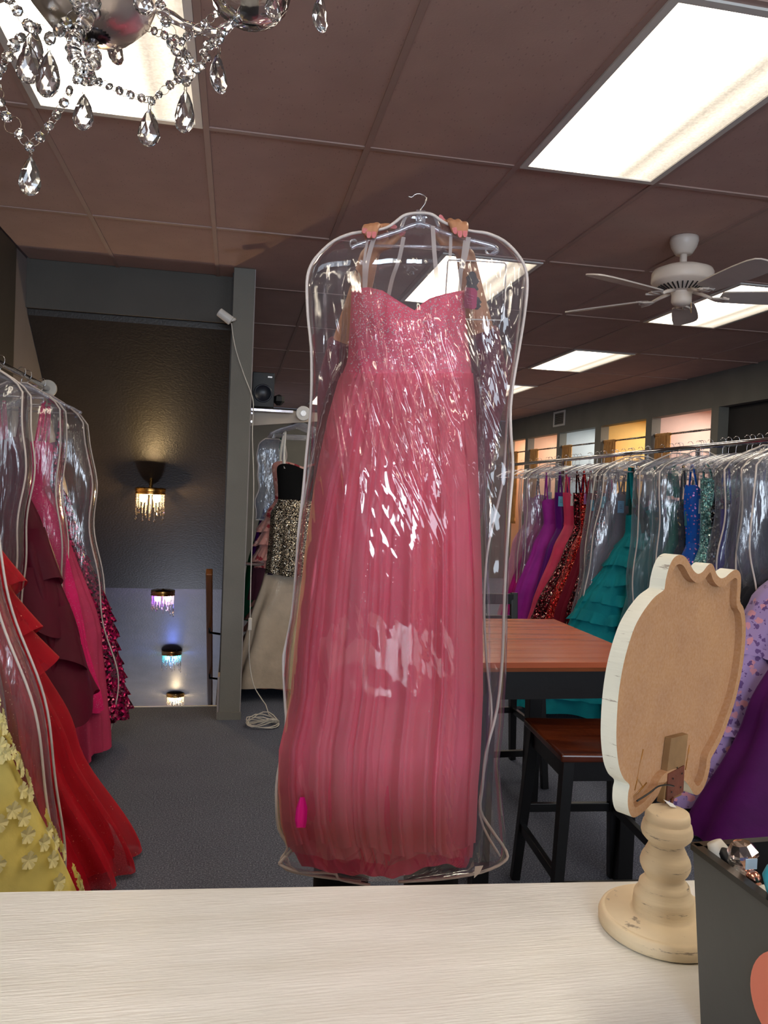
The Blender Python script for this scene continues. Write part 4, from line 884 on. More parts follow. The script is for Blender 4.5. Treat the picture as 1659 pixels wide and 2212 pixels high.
# plaque: back face lies on an upright plane turned 42 degrees from the view
c0 = PD(1455, 1480, 1.0); ah = math.radians(42); ur = (R0*math.cos(ah)+Vector((Fv.x, Fv.y, 0)).normalized()*math.sin(ah)).normalized(); pn = ur.cross(Vector((0, 0, 1))).normalized()
if pn.dot(Fv) > 0: pn = -pn
out = [(555, 325), (565, 255), (590, 160), (625, 92), (672, 66), (715, 82), (748, 130), (778, 185), (812, 212), (850, 195), (885, 150), (915, 133), (937, 160), (955, 212), (985, 245), (1020, 240), (1060, 205), (1100, 180), (1130, 195), (1144, 240), (1142, 330), (1138, 425), (1165, 480), (1180, 600), (1175, 760), (1150, 960), (1110, 1150), (1060, 1310), (1000, 1470), (950, 1570), (912, 1640), (905, 1700), (885, 1790), (852, 1870), (812, 1915), (778, 1905), (745, 1850), (700, 1800), (640, 1785), (580, 1805), (535, 1850), (500, 1925), (430, 2010), (370, 2065), (318, 2090), (288, 2062), (272, 1990), (275, 1900), (284, 1838), (240, 1790), (205, 1700), (187, 1560), (184, 1400), (200, 1150), (240, 900), (310, 660), (380, 520), (470, 400), (540, 345)]
def c5(x, y): return PPL(1280+x/3.567, 1180+y/3.567, c0, pn)
o3 = [c5(*p) for p in out]
def to2(p): d = p-c0; return Vector((d.dot(ur), d.z))
def to3(q, dep=0): return c0+ur*q[0]+Vector((0, 0, q[1]))-pn*dep
def cspl2(pts, n):
    N = len(pts); o = []
    for i in range(N):
        p0, p1, p2, p3 = pts[i-1], pts[i], pts[(i+1) % N], pts[(i+2) % N]
        for k in range(n):
            t = k/n; o.append(.5*((2*p1)+(p2-p0)*t+(2*p0-5*p1+4*p2-p3)*t*t+(3*p1-p0-3*p2+p3)*t**3))
    return o
P2 = cspl2([to2(p) for p in o3], 4); N = len(P2)
def inset(P, d):
    o = []
    for i in range(len(P)):
        tg = (P[(i+3) % len(P)]-P[i-3]).normalized(); nn = Vector((tg.y, -tg.x)); o.append(P[i]+nn*d)
    return o
cen = sum(P2, Vector((0, 0)))/N
In = inset(P2, .012)
if sum((p-cen).length for p in In) > sum((p-cen).length for p in P2): In = inset(P2, -.012)
TH = .021
rimL = [[to3(p) for p in P2], [to3(p) for p in In]]
put('rim', MB().grid([[to3(p, 0) for p in P2]+[to3(P2[0])], [to3(p, 0) for p in In]+[to3(In[0])], [to3(p, .010) for p in In]+[to3(In[0], .010)]]), m_mdf, sg, world=True)
from mathutils.geometry import tessellate_polygon
def cap(P, dep):
    mb = MB(); v3 = [to3(p, dep) for p in P]; tri = tessellate_polygon([[Vector((p[0], p[1], 0)) for p in P]]); mb.add(v3, [tuple(x) for x in tri]); return mb
put('back_panel', cap(In, .010), m_mdf, sg, world=True)
sd = MB().grid([[to3(p, 0.0) for p in P2]+[to3(P2[0])], [to3(p, TH) for p in P2]+[to3(P2[0], TH)]]); cf = cap(P2, TH); sd.add(cf.v, cf.f)
put('painted_front', sd, m_agedw, sg, world=True)
# little unpainted battens, bracket and glue runs on the back
m_mdfd = paint('raw_edge_brown', (136, 102, 64), .8, .1, 20, .1, 80); m_rust_ = paint('brown_metal_plate', (104, 52, 36), .5, .1, 30, .2, 90); m_glue = paint('amber_glue', (150, 98, 30), .3, .1, 30, 0)
def on(x, y, out_=0): return c5(x, y)+pn*out_
put('batten', MB().prism([on(612, 1482, -.0098), on(742, 1448, -.0098), on(690, 1920, -.0098), on(548, 1985, -.0098)], pn*.0092), m_mdfd, sg, world=True, bevel=.0006)
put('bracket_plate', MB().prism([on(578, 1752, -.0005), on(702, 1688, -.0005), on(688, 1890, .0004), on(562, 1955, .0004)], pn*.0018), m_rust_, sg, world=True)
for x, y in ((636, 1702), (674, 1746), (604, 1786), (664, 1852), (594, 1888)): put('screw_hole', MB().tube([on(x, y, .0028), on(x, y, .0033)], .0013, 10), m_black, sg, world=True)
for pts in ([(445, 1580), (425, 1680), (405, 1790), (380, 1900)], [(400, 1800), (440, 1870), (360, 1960)], [(800, 1545), (785, 1640), (768, 1740)], [(740, 1610), (728, 1680), (760, 1760), (800, 1820)], [(470, 1840), (420, 1900), (350, 1970)]):
    put('glue_run', MB().tube([on(x, y, -.0097) for x, y in pts], [.0010, .0009, .0008, .0006][:len(pts)] if len(pts) == 4 else [.0009, .0010, .0007], 6), m_glue, sg, smooth=True, world=True)
pe = on(606, 1935, .002); tp = Vector((base.x, base.y, base.z+ztop-.004))
put('rod', MB().tube([pe, (pe+tp)/2+Vector((.001, 0, 0)), Vector((pe.x, pe.y, tp.z))], .0022, 8), m_rust_, sg, smooth=True, world=True)
put('wire', MB().tube(spl([on(352, 1968, -.002), on(420, 1890, .004), on(470, 1840, .006), on(520, 1822, .009), on(570, 1830, .010)], 4), .0011, 6), m_black, sg, smooth=True, world=True)
put('paper_chip', MB().prism([on(500, 1935, .008), on(560, 1962, .010), on(580, 1990, .012), on(540, 1985, .010)], pn*.0006), m_white, sg, world=True)
# ------------------------------------------------------------------ pen box on the counter
Fh = Vector((Fv.x, Fv.y, 0)).normalized()
def CF(x, d, z): return Vector((0, 0, z))+R0*x+Fh*d
bx = PD(1497, 1830, .80); zt_ = bx.z; Q0 = bx; Q1 = PZ(1680, 1966, zt_); dirn = (Q1-Q0); dirn.z = 0; dirn.normalize(); side = Vector((-dirn.y, dirn.x, 0))
if side.dot(R0) < 0: side = -side
Lb, Wb, tk = .30, .20, .004
m_box = paint('charcoal_acrylic_box', (62, 64, 64), .35, .03, 8, .04, 60)
m_boxin = paint('box_inside_black', (22, 20, 19), .3, .05, 8, 0)
cor = [Q0, Q0+dirn*Lb, Q0+dirn*Lb+side*Wb, Q0+side*Wb]
cb = sum(cor, Vector())/4
# the foot of the box is a touch smaller than its rim
vx = PD(1524, 2212, .80); ft0 = Vector((Q0.x+(cb.x-Q0.x)*.10, Q0.y+(cb.y-Q0.y)*.10, 1.001)); low = [Vector((c.x+(cb.x-c.x)*.14, c.y+(cb.y-c.y)*.05, 1.001)) for c in cor]
pb = thing('pen_box', 'open charcoal box of pens on the counter at the right edge', 'box', (cb.x, cb.y, 1.0))
for i in range(4):
    a, b, c, d = cor[i], cor[(i+1) % 4], low[(i+1) % 4], low[i]
    inn = (cb-(a+b)/2); inn.z = 0; inn.normalize(); inn *= tk
    mb = MB().add([a, b, c, d, a+inn, b+inn, c+inn, d+inn], [(0, 1, 2, 3), (7, 6, 5, 4), (0, 4, 5, 1), (1, 5, 6, 2), (2, 6, 7, 3), (3, 7, 4, 0)])
    put('side_panel', mb, m_box, pb, world=True)
    mb2 = MB().add([a+inn*1.02, b+inn*1.02, c+inn*1.02, d+inn*1.02], [(0, 1, 2, 3)])
    put('lining', mb2, m_boxin, pb, world=True)
    rl = MB().beam(a+inn*.5+Vector((0, 0, .001)), b+inn*.5+Vector((0, 0, .001)), .010, .006)
    put('rim', rl, m_boxin, pb, world=True)
put('bottom_panel', MB().prism([p+Vector((0, 0, .002)) for p in low], (0, 0, .004)), m_boxin, pb, world=True)
m_coralp = paint('coral_plastic', (238, 130, 104), .4, .02, 5, 0); m_tealp = paint('turquoise_plastic', (46, 170, 200), .35, .03, 6, 0); m_rose = metal('rose_gold', (226, 160, 138), .22)
fn = (low[0]-Q0).cross(dirn).normalized()
if fn.dot(Fv) > 0: fn = -fn
cc_ = PPL(1705, 2165, Q0, fn); w2 = fn.orthogonal().normalized(); w3 = fn.cross(w2)
put('coral_disc', MB().prism([cc_+fn*.001+w2*.052*math.cos(2*PI*k/40)*.75+w3*.052*math.sin(2*PI*k/40) for k in range(40)], fn*.002), m_coralp, pb, world=True)
pb.children[-1]['label'] = 'coral round sticker on the box side'
def boxpt(u, v_, z): return Q0+dirn*(Lb*u)+side*(Wb*v_)+Vector((0, 0, z-zt_))
def item(name, label, cat, top, botu, parts):
    b0 = Vector((botu.x, botu.y, 1.01)); t = thing(name, label, cat, b0); return t, top-b0
t_, v_ = item('marker', 'white capped marker standing in the pen box', 'marker', PD(1543, 1818, .79), boxpt(.30, .42, 1.01), 0)
put('barrel', MB().tube([Vector((0, 0, 0)), v_*.72], .0088, 16), m_white, t_, smooth=True); put('cap', MB().tube([v_*.7, v_*.96, v_], [.0105, .0102, .0075], 20), m_cord, t_, smooth=True)
t_, v_ = item('ballpoint_pen', 'glossy black pen leaning beside the white marker', 'pen', PD(1557, 1831, .782), boxpt(.45, .5, 1.01), 0)
put('barrel', MB().tube([Vector((0, 0, 0)), v_*.94, v_*.985, v_], [.0058, .0066, .0058, .002], 16), m_blackplastic, t_, smooth=True)
put('clip', MB().tube([v_*.97+Vector((.008, 0, 0)), v_*.8+Vector((.009, 0, 0))], .0013, 6), m_chrome, t_, smooth=True)
m_wrap = film('crinkled_wrapper', (.95, .9, .86), .22, 2.2, .08, .9, (60, 60, 60), (1, .9, .8, 1)); m_gem = crystal('gem_crystal', (1, .93, .9))
t_, v_ = item('diamond_pen', 'rose gold pen topped with a large clear gem and price sticker', 'pen', PD(1612, 1880, .755), boxpt(.62, .4, 1.01), 0)
put('barrel', MB().tube([Vector((0, 0, 0)), v_], .0045, 14), m_rose, t_, smooth=True)
ax = (PD(1612, 1828, .70)-PD(1622, 1880, .70)).normalized()
gp = v_*1.0; G = MB(); q1 = ax.orthogonal().normalized(); q2 = ax.cross(q1); nG = 8
for r, h_ in ((.001, 0), (.0145, .016), (.0145, .019), (.009, .027)):
    G.v += [gp+q1*r*math.cos(2*PI*k/nG)+q2*r*math.sin(2*PI*k/nG)+ax*h_ for k in range(nG)]
for i in range(3):
    for k in range(nG): G.f.append((i*nG+k, i*nG+(k+1) % nG, (i+1)*nG+(k+1) % nG, (i+1)*nG+k))
G.f.append(tuple(range(nG))); G.f.append(tuple(3*nG+k for k in range(nG)))
put('gem', G, m_gem, t_); put('collar', MB().tube([gp-ax*.004, gp+ax*.003], [.006, .008], 12), m_rose, t_, smooth=True)
stp = gp+ax*.014-Fh*.016; put('price_sticker', MB().box((-.006, -.0005, -.005), (.006, .0005, .005)), paint('pale_blue_sticker', (190, 214, 236), .5, .02, 5, 0), t_).location = stp
put('wrapper', MB().tube([v_*.80, v_*.88, v_*.95+Vector((-.006, 0, 0)), v_*1.0+Vector((-.012, 0, .004))], [.004, .008, .008, .004], 7), m_wrap, t_, smooth=True)
t_, v_ = item('wrapped_pen', 'cellophane wrapped rose gold pen lying across the pen box', 'pen', PD(1582, 1852, .775), boxpt(.72, .55, 1.01), 0)
put('barrel', MB().tube([Vector((0, 0, 0)), v_], .005, 12), m_blackplastic, t_, smooth=True)
put('wrapper', MB().tube([v_*.78, v_*.88, v_*1.0, v_*1.02], [.005, .008, .008, .002], 7), m_wrap, t_, smooth=False)
put('ferrule', MB().ball(v_*.66, .009, 10, 8), m_rose, t_, smooth=True)
t_, v_ = item('copper_tip_pen', 'white pen with a copper ball tip in the pen box', 'pen', PD(1628, 1898, .735), boxpt(.82, .28, 1.01), 0)
put('barrel', MB().tube([Vector((0, 0, 0)), v_*.97], .0058, 14), m_white, t_, smooth=True); put('tip', MB().ball(v_, .0075, 12, 8), m_rose, t_, smooth=True)
t_, v_ = item('turquoise_bottle', 'turquoise plastic bottle in the near corner of the pen box', 'bottle', PD(1664, 1868, .70), boxpt(.62, .62, 1.01), 0)
put('bottle_body', MB().tube([Vector((0, 0, 0)), v_*.84, v_*.93, v_*.98, v_], [.017, .017, .0155, .011, .004], 24), m_tealp, t_, smooth=True)
# ------------------------------------------------------------------ crystal chandelier
m_crys = crystal('cut_crystal', (1, 1, 1)); m_pewter = metal('dark_pewter', (92, 88, 90), .25); m_silverbowl = metal('silvered_glass', (226, 214, 208), .3); m_ringw = metal('link_wire', (150, 140, 130), .2)
chb = PD(202, 0, 1.0)
ch = thing('chandelier', 'crystal chandelier with silver bowl and teardrop prisms at the top left corner', 'chandelier', (chb.x, chb.y, CE-.01))
bc_ = PD(200, -45, 1.0)
put('bowl', MB().lathe([(.002, -.074), (.03, -.071), (.055, -.059), (.073, -.038), (.082, -.012), (.083, 0), (.078, .012), (.06, .022), (.03, .03)], 60, bc_, rib=.012, ribn=14), m_silverbowl, ch, smooth=True, world=True)
fb_ = PD(201, 84, 1.0)
fin = MB().lathe([(.004, .012), (.017, .009), (.0195, .004), (.013, .001), (.007, -.002)], 44, fb_, rib=.10, ribn=22)
fin.lathe([(.006, .0), (.0075, -.004), (.004, -.007), (.0065, -.010), (.0072, -.013), (.004, -.016), (.005, -.019), (.003, -.023), (.0042, -.027), (.001, -.031)], 20, fb_)
put('finial', fin, m_pewter, ch, smooth=True, world=True)
put('stem', MB().lathe([(.008, 0), (.008, .07), (.02, .09), (.026, .12), (.018, .15), (.009, .17), (.009, CE-.06-bc_.z)], 20, bc_+Vector((0, 0, .0))), m_silverbowl, ch, smooth=True, world=True)
put('ceiling_canopy', MB().lathe([(.065, 0), (.06, -.02), (.03, -.045), (.01, -.055)], 32, Vector((bc_.x, bc_.y, CE-.006))), m_silverbowl, ch, smooth=True, world=True)
def twist(pts, r, n=10):
    P_ = spl(pts, 8); return MB().tube(P_, [r*(1+.16*math.sin(i*1.3)) for i in range(len(P_))], n)
put('arm', twist([PD(206, 20, .97), PD(176, 60, .93), PD(160, 88, .92), PD(160, 120, .92), PD(178, 145, .92), PD(202, 134, .93), PD(200, 112, .94), PD(184, 108, .94)], .0085), m_crys, ch, smooth=True, world=True)
put('arm', twist([PD(250, -20, 1.02), PD(340, 20, 1.04), PD(420, 62, 1.05), PD(478, 66, 1.05), PD(515, 34, 1.05), PD(540, 5, 1.05)], .0065), m_crys, ch, smooth=True, world=True)
for k in range(3):
    a = math.radians(80+k*85); e = bc_+Vector((math.cos(a)*.27, math.sin(a)*.27, .03))
    if proj(e)[1] < -40 and proj(e)[0] < 1200: put('arm', twist([bc_+Vector((0, 0, .05)), bc_.lerp(e, .4)+Vector((0, 0, -.03)), bc_.lerp(e, .8)+Vector((0, 0, -.05)), e], .0065), m_crys, ch, smooth=True, world=True)
cupc = PD(540, -5, 1.05)
put('candle_cup', MB().lathe([(.004, -.036), (.02, -.034), (.038, -.024), (.050, -.008), (.054, .008), (.050, .008), (.036, -.018), (.004, -.030)], 40, cupc, rib=.02, ribn=20), m_crys, ch, smooth=True, world=True)
put('candle_tube', MB().lathe([(.012, -.02), (.012, .10), (.009, .104)], 20, cupc), m_white, ch, smooth=True, world=True)
def tear(w_, h_):   # flat faceted almond
    mb = MB(); n = 10
    rings = [(.04, .5), (.42, .36), (.78, .14), (.98, -.10), (1, -.22), (.80, -.38), (.45, -.47), (.12, -.5)]
    for i, (r, z) in enumerate(rings):
        of = .5*(i % 2)
        for k in range(n):
            a = 2*PI*(k+of)/n; mb.v.append(Vector((r*w_/2*math.cos(a), r*w_/2*.42*math.sin(a), z*h_)))
    for i in range(len(rings)-1):
        for k in range(n):
            A, B, C_, D_ = i*n+k, i*n+(k+1) % n, (i+1)*n+(k+1) % n, (i+1)*n+k
            if i % 2 == 0: mb.f += [(A, B, D_), (B, C_, D_)]
            else: mb.f += [(A, B, C_), (A, C_, D_)]
    mb.f += [tuple(range(n)), tuple(reversed(range((len(rings)-1)*n, len(rings)*n)))]; return mb
pend_me = tear(.0305, .052).mesh('pendant'); pend_me.materials.append(m_crys)
oct_ = MB().lathe([(.0022, -.0040), (.0062, -.0018), (.0072, 0), (.0062, .0018), (.0022, .0040)], 8); oct_me = oct_.mesh('crystal_bead'); oct_me.materials.append(m_crys)
def chinst(name, me, p, rot, s): o = inst(name, me, ch, p-ch.location, rot, s if isinstance(s, tuple) else (s, s, s)); return o
rn = random.Random(12)
links = MB()
for (x, y, d, w_, h_, ya) in ((65, 380, .98, 50, 85, .2), (322, 276, 1.0, 52, 80, .1), (399, 240, .99, 50, 92, -.2), (398, 140, 1.03, 50, 76, .4), (472, 158, 1.0, 28, 84, 1.15), (180, 242, .99, 50, 78, 0), (104, 160, .95, 62, 102, -.1), (62, 138, .98, 56, 84, .3), (250, 106, 1.06, 22, 62, 1.25), (692, 28, 1.02, 30, 76, 1.1), (72, 100, 1.02, 44, 76, .5), (190, 160, 1.03, 40, 50, .3), (590, 15, 1.0, 30, 60, 1.0), (310, 0, .97, 44, 62, .4)):
    p = PD(x, y, d); chinst('pendant', pend_me, p, (rn.uniform(-.05, .05), 0, -yaw+ya), (w_*d/1680/.0305/max(.45, abs(math.cos(ya))*1.0+.1), 1.1, h_*d/1680/.052))
    tp_ = p+Vector((0, 0, h_*d/1680/2)); links.tube([tp_+Vector((-.0015, 0, -.001)), tp_+Vector((-.0012, 0, .008)), tp_+Vector((.0012, 0, .008)), tp_+Vector((.0015, 0, -.001))], .0005, 5)
chains = [
 ([(-30, 150), (-8, 190), (0, 221), (14, 252), (41, 289), (64, 317)], .98, 1.0), ([(64, 317), (86, 296), (106, 272), (122, 248), (138, 222), (150, 196), (168, 170)], .98, .95),
 ([(196, 172), (215, 177), (236, 187), (258, 196), (282, 205), (306, 212), (327, 218)], 1.0, .8), ([(327, 218), (343, 205), (367, 184), (385, 172)], 1.0, .85),
 ([(300, 52), (310, 58), (333, 67), (355, 76), (380, 84)], 1.03, .8), ([(345, -8), (347, 10), (358, 47), (371, 93), (380, 112)], .99, 1.0), ([(392, 90), (404, 80), (416, 72), (443, 51), (466, 30)], 1.04, .85),
 ([(20, 0), (38, 24), (60, 52), (78, 62)], .97, 1.05), ([(44, 82), (30, 98), (18, 122), (2, 146), (-10, 160)], .96, 1.15), ([(65, 58), (108, 83), (128, 66), (143, 52), (172, 22), (190, 4)], .95, 1.2),
 ([(478, 70), (474, 84), (462, 92), (450, 98), (440, 111), (446, 124), (434, 142), (424, 150)], 1.0, .95), ([(183, 176), (172, 158), (166, 172)], .99, .95), ([(205, 175), (196, 158), (200, 170)], .985, .9),
 ([(412, 130), (405, 118), (396, 132), (402, 176)], .99, .9), ([(205, 8), (180, 20), (160, 0)], .94, 1.2)]
for pts, d, s in chains:
    P_ = [PD(x, y, d+rn.uniform(-.004, .004)) for x, y in pts]
    for i, p in enumerate(P_):
        dr = (P_[min(i+1, len(P_)-1)]-P_[max(i-1, 0)]).normalized(); rt = Vector((dr.y+rn.uniform(-.8, .8), -1+rn.uniform(-.9, .3), rn.uniform(-.6, .6))).normalized()
        chinst('crystal_bead', oct_me, p, rt.to_track_quat('Z', 'Y').to_euler(), s*1.0)
        if i < len(P_)-1:
            q = P_[i+1]; m_ = (p+q)/2; L_ = (q-p); u_ = L_.normalized(); o_ = u_.cross(Fv).normalized(); ra = max(.0030, (L_.length-.011)/2+.0025)
            links.tube([m_+u_*ra*math.cos(2*PI*k/12)+o_*ra*.85*math.sin(2*PI*k/12) for k in range(12)], .00045, 5, closed=True)
lk = put('link_wires', links, m_ringw, ch, smooth=True, world=True); lk['kind'] = 'stuff'
# ------------------------------------------------------------------ the held gown in its bag
def itp(tab, y):
    if y <= tab[0][0]: return tab[0][1]
    for i in range(len(tab)-1):
        if tab[i][0] <= y <= tab[i+1][0]:
            t = (y-tab[i][0])/(tab[i+1][0]-tab[i][0]); return lerp(tab[i][1], tab[i+1][1], t)
    return tab[-1][1]
HD = 1.85
def HP(x, y, dd=0): return PD(x, y, HD+dd)
DL = [(622, 760), (700, 757), (780, 752), (825, 733), (900, 712), (1000, 691), (1100, 674), (1200, 661), (1300, 650), (1400, 639), (1500, 631), (1560, 620), (1620, 606), (1700, 604), (1780, 610), (1830, 625), (1870, 645), (1910, 700)]
DR = [(622, 1003), (700, 1005), (780, 1016), (860, 1023), (900, 1025), (1000, 1029), (1100, 1033), (1300, 1039), (1500, 1040), (1640, 1034), (1700, 1029), (1780, 1026), (1850, 1022), (1870, 1016), (1910, 980)]
DF = [(622, .085), (690, .106), (840, .082), (920, .092), (1040, .106), (1300, .102), (1500, .098), (1800, .092), (1900, .088)]
gb = HP(850, 1905); gb0 = (gb.x, gb.y, gb.z)
hero = thing('prom_gown', 'long strapless pink glitter tulle gown held up in a clear bag at the centre', 'dress', gb0)
m_pinktul = fabric('pink_glitter_tulle', (255, 134, 162), .62, glit=.10, gcol=(255, 226, 220), gsc=300, sheen=.5, alpha=.62, gs=.34, c2=(252, 146, 166), trans=.42)
m_pinkin = fabric('deep_pink_lining', (246, 86, 134), .6, glit=.05, gcol=(255, 190, 190), gsc=260, sheen=.4, c2=(240, 74, 116), trans=.42)
m_pinkbod = fabric('pink_beaded_lace', (242, 122, 146), .55, glit=.26, gcol=(250, 200, 205), gsc=190, sheen=.3, gs=.36, c2=(230, 92, 120))
m_beads = paint('iridescent_beads', (255, 226, 236), .12, .01, 5, 0, spec=1, metal=.25); m_fuchsia = fabric('fuchsia_satin', (232, 30, 140), .4, weave=False)
rn = random.Random(21)
FO = []
for k in range(17):
    u_ = lerp(-1.05, 1.05, (k+.5)/17)+rn.uniform(-.035, .035); FO.append((u_*.97, .10*u_+rn.uniform(-.07, .09), rn.uniform(.045, .085), rn.uniform(.45, 1.25), rn.choice((-1, 1, 1))))
def folds(u, t, shift=0, wide=1.0):
    s = 0
    for (u0, dr, wd, am, sg_) in FO:
        x = (u-(u0+shift)*(1-.02*t)-dr*t)/(wd*wide*(.8+.5*t))*sg_
        if x < -1.4 or x > 1.4: continue
        v_ = sm((x+1.4)/1.6)**1.2 if x < .2 else 1-sm((x-.2)/.22)
        s += am*v_
    return s
def dtube(rows, cols, y0f, y1f, infl, famp, shift, wide, back=.035, seed=0):
    out = []
    for i in range(rows+1):
        t = i/rows; rw = []
        for k in range(cols):
            a = 2*PI*k/cols; u = -math.cos(a)
            yt = y0f(u); yb = y1f(u, a); y = lerp(yt, yb, t)
            xl, xr = itp(DL, y)-infl*900, itp(DR, y)+infl*900; c = (xl+xr)/2; hf = (xr-xl)/2
            px = c+hf*u; D = itp(DF, y)
            g_ = sm((y-800)/500)
            if math.sin(a) >= 0:
                dd = -(D+infl)*math.sin(a)**.75
                f_ = folds(u, g_, shift, wide)*famp*(.25+.75*g_)*min(1, math.sin(a)*3)
                dd -= f_
                n_ = noise.noise(Vector((u*5+seed, y*.004, seed)))*.014+noise.noise(Vector((u*14+seed*3, y*.006, 2)))*.0045
                dd -= n_*g_*min(1, math.sin(a)*3)
            else:
                dd = -(back+infl)*math.sin(a)+.004*math.sin(a*22)*g_
            rw.append(HP(px, y, dd))
        out.append(rw)
    return out
top_f = lambda u: 811 if True else 0
swt = [(-1, 629), (-.9, 623), (-.7, 621), (-.45, 628), (-.2, 648), (.02, 664), (.12, 671), (.2, 660), (.38, 645), (.6, 637), (.8, 631), (1, 627)]
def swf(u): return itp([(a, b) for a, b in swt], u)
bod = []
for i in range(41):
    t = i/40; rw = []
    for k in range(160):
        a = 2*PI*k/160; u = -math.cos(a); yt = swf(u) if math.sin(a) > 0 else 690; y = lerp(yt, 832+14*math.cos(u*4), t)
        xl, xr = itp(DL, y), itp(DR, y); px = (xl+xr)/2+(xr-xl)/2*u; D = itp(DF, y)
        if math.sin(a) >= 0:
            cup = .022*(math.exp(-((u+.45)/.28)**2)+math.exp(-((u-.55)/.28)**2))*math.exp(-((y-690)/55)**2)
            dd = -D*math.sin(a)**.7-cup-.003*noise.noise(Vector((u*9, y*.03, 1)))-.0025*abs(math.sin(y*.075+u*3))*(1 if 735 < y < 830 else 0)
        else: dd = -.03*math.sin(a)
        rw.append(HP(px, y, dd))
    bod.append(rw)
put('bodice', MB().grid(bod, True), m_pinkbod, hero, smooth=True, world=True, solid=.002)
put('lining_skirt', MB().grid(dtube(120, 260, lambda u: 812, lambda u, a: 1872+26*math.exp(-((u+.15)/.5)**2)+6*math.sin(u*7)+2*math.sin(u*23), -.006, .010, .03, 1.1, seed=4), True), m_pinkin, hero, smooth=True, world=True)
put('tulle_skirt', MB().grid(dtube(170, 420, lambda u: 806, lambda u, a: 1834+12*math.sin(u*3.1+.6)+5*math.sin(u*11)+2*math.sin(u*29+1), .004, .024, 0, 1.0, seed=1), True), m_pinktul, hero, smooth=True, world=True)
put('tulle_layer', MB().grid(dtube(130, 300, lambda u: 812, lambda u, a: 1856+9*math.sin(u*4+2)+5*math.sin(u*9+1)+2*math.sin(u*27), -.001, .018, .05, 1.2, seed=9), True), m_pinktul, hero, smooth=True, world=True)
bs = MB()
for k in range(1500):
    yy = 628+abs(rn.gauss(0, 1))*95; uu = rn.uniform(-.97, .97)
    if yy > 960 or yy < swf(uu)+3: continue
    if yy > 840 and rn.random() < .35: continue
    xl, xr = itp(DL, yy), itp(DR, yy); px = (xl+xr)/2+(xr-xl)/2*uu; sa = math.sqrt(max(0, 1-uu*uu)); D = itp(DF, yy)
    cup = .022*(math.exp(-((uu+.45)/.28)**2)+math.exp(-((uu-.55)/.28)**2))*math.exp(-((yy-690)/55)**2)
    r_ = rn.choice((.0009, .0012, .0012, .0018)); off = .003 if yy < 832 else .022
    bs.lathe([(.0001, -r_), (r_, 0), (.0001, r_)], 5, HP(px, yy, -D*sa**.7-cup-off), caps=False)
o = put('bodice_beads', bs, m_beads, hero, world=True); o['kind'] = 'stuff'
# torn-open corner low on the left where the satin lining shows
put('satin_fold', MB().grid([[HP(x0+w_*k/6, y, -.135-.004*math.sin(k*1.3)) for k in range(7)] for x0, w_, y in ((648, 10, 1722), (640, 24, 1745), (637, 26, 1770), (640, 20, 1788))]), m_fuchsia, hero, smooth=True, world=True)
m_ribbon = fabric('translucent_ribbon', (214, 200, 196), .5, weave=False, alpha=.78)
for pts, wd in (([(810, 508), (800, 540), (792, 575), (788, 628)], .0055), ([(795, 512), (786, 570), (786, 630)], .003), ([(872, 512), (862, 560), (848, 600), (838, 645)], .005), ([(935, 488), (938, 540), (943, 600), (944, 650)], .0055), ([(974, 510), (972, 560), (966, 600), (962, 640)], .004), ([(1012, 512), (1006, 550), (994, 590), (988, 638)], .006), ([(1004, 520), (998, 570), (992, 640)], .004)):
    put('strap', MB().ribbon([p for p in spl([HP(x, y, -.012+.0*i) for i, (x, y) in enumerate(pts)], 5)], R0*.95+Fh*.3, wd), m_ribbon, hero, smooth=True, world=True)
tgm = paint('maroon_tag', (148, 50, 84), .5, .02, 5, 0)
tpz = [HP(x, y, -.05) for x, y in ((1004, 620), (1026, 623), (1031, 630), (1029, 664), (1024, 668), (1002, 665))]
tg = put('price_tag', MB().prism(tpz, Fh*.001), tgm, hero, world=True)
ln = MB()
for (xa, ya, xb, yb) in ((1008, 634, 1024, 640), (1009, 641, 1022, 645), (1009, 650, 1018, 652), (1009, 655, 1020, 657)): ln.beam(HP(xa, ya, -.0508), HP(xb, yb, -.0508), .0004, .0007)
put('print', ln, paint('tag_print', (196, 130, 160), .5, .01, 5, 0), hero, world=True)
# hanger
hgl = HP(908, 470); hg = thing('clothes_hanger', 'clear plastic hanger with a steel hook carrying the central pink gown', 'hanger', (hgl.x, hgl.y, hgl.z))
hp = [HP(x, y, 0) for x, y in ((909, 476), (908, 462), (910, 451), (917, 441), (921, 431), (918, 424), (908, 419), (897, 420), (889, 426), (882, 424))]
put('hook', MB().tube(spl(hp, 4), .0019, 8), m_wire, hg, smooth=True, world=True)
hm = MB(); hm.tube(spl([HP(x, y, 0) for x, y in ((758, 536), (775, 528), (815, 514), (858, 500), (885, 489), (906, 484), (930, 490), (960, 503), (1005, 516), (1045, 526), (1066, 532), (1074, 542), (1062, 549))], 4), .0052, 8)
hm.tube([HP(762, 531, 0), HP(900, 532, 0), HP(1066, 537, 0)], .0036, 8)
hm.beam(HP(909, 455, 0), HP(908, 492, 0), .022, .008); hm.tube(spl([HP(x, y, 0) for x, y in ((866, 494), (876, 470), (892, 462), (925, 461), (938, 468), (948, 490))], 4), .004, 8)
hm.tube([HP(764+8*math.cos(k*.7), 526+9*math.sin(k*.7), 0) for k in range(9)], .0022, 6); hm.tube([HP(1058+9*math.cos(k*.7), 541+8*math.sin(k*.7), 0) for k in range(9)], .0022, 6)
put('body', hm, film('hanger_plastic', (.92, .93, .97), .10, 3.0, .05, .1), hg, smooth=True, world=True)
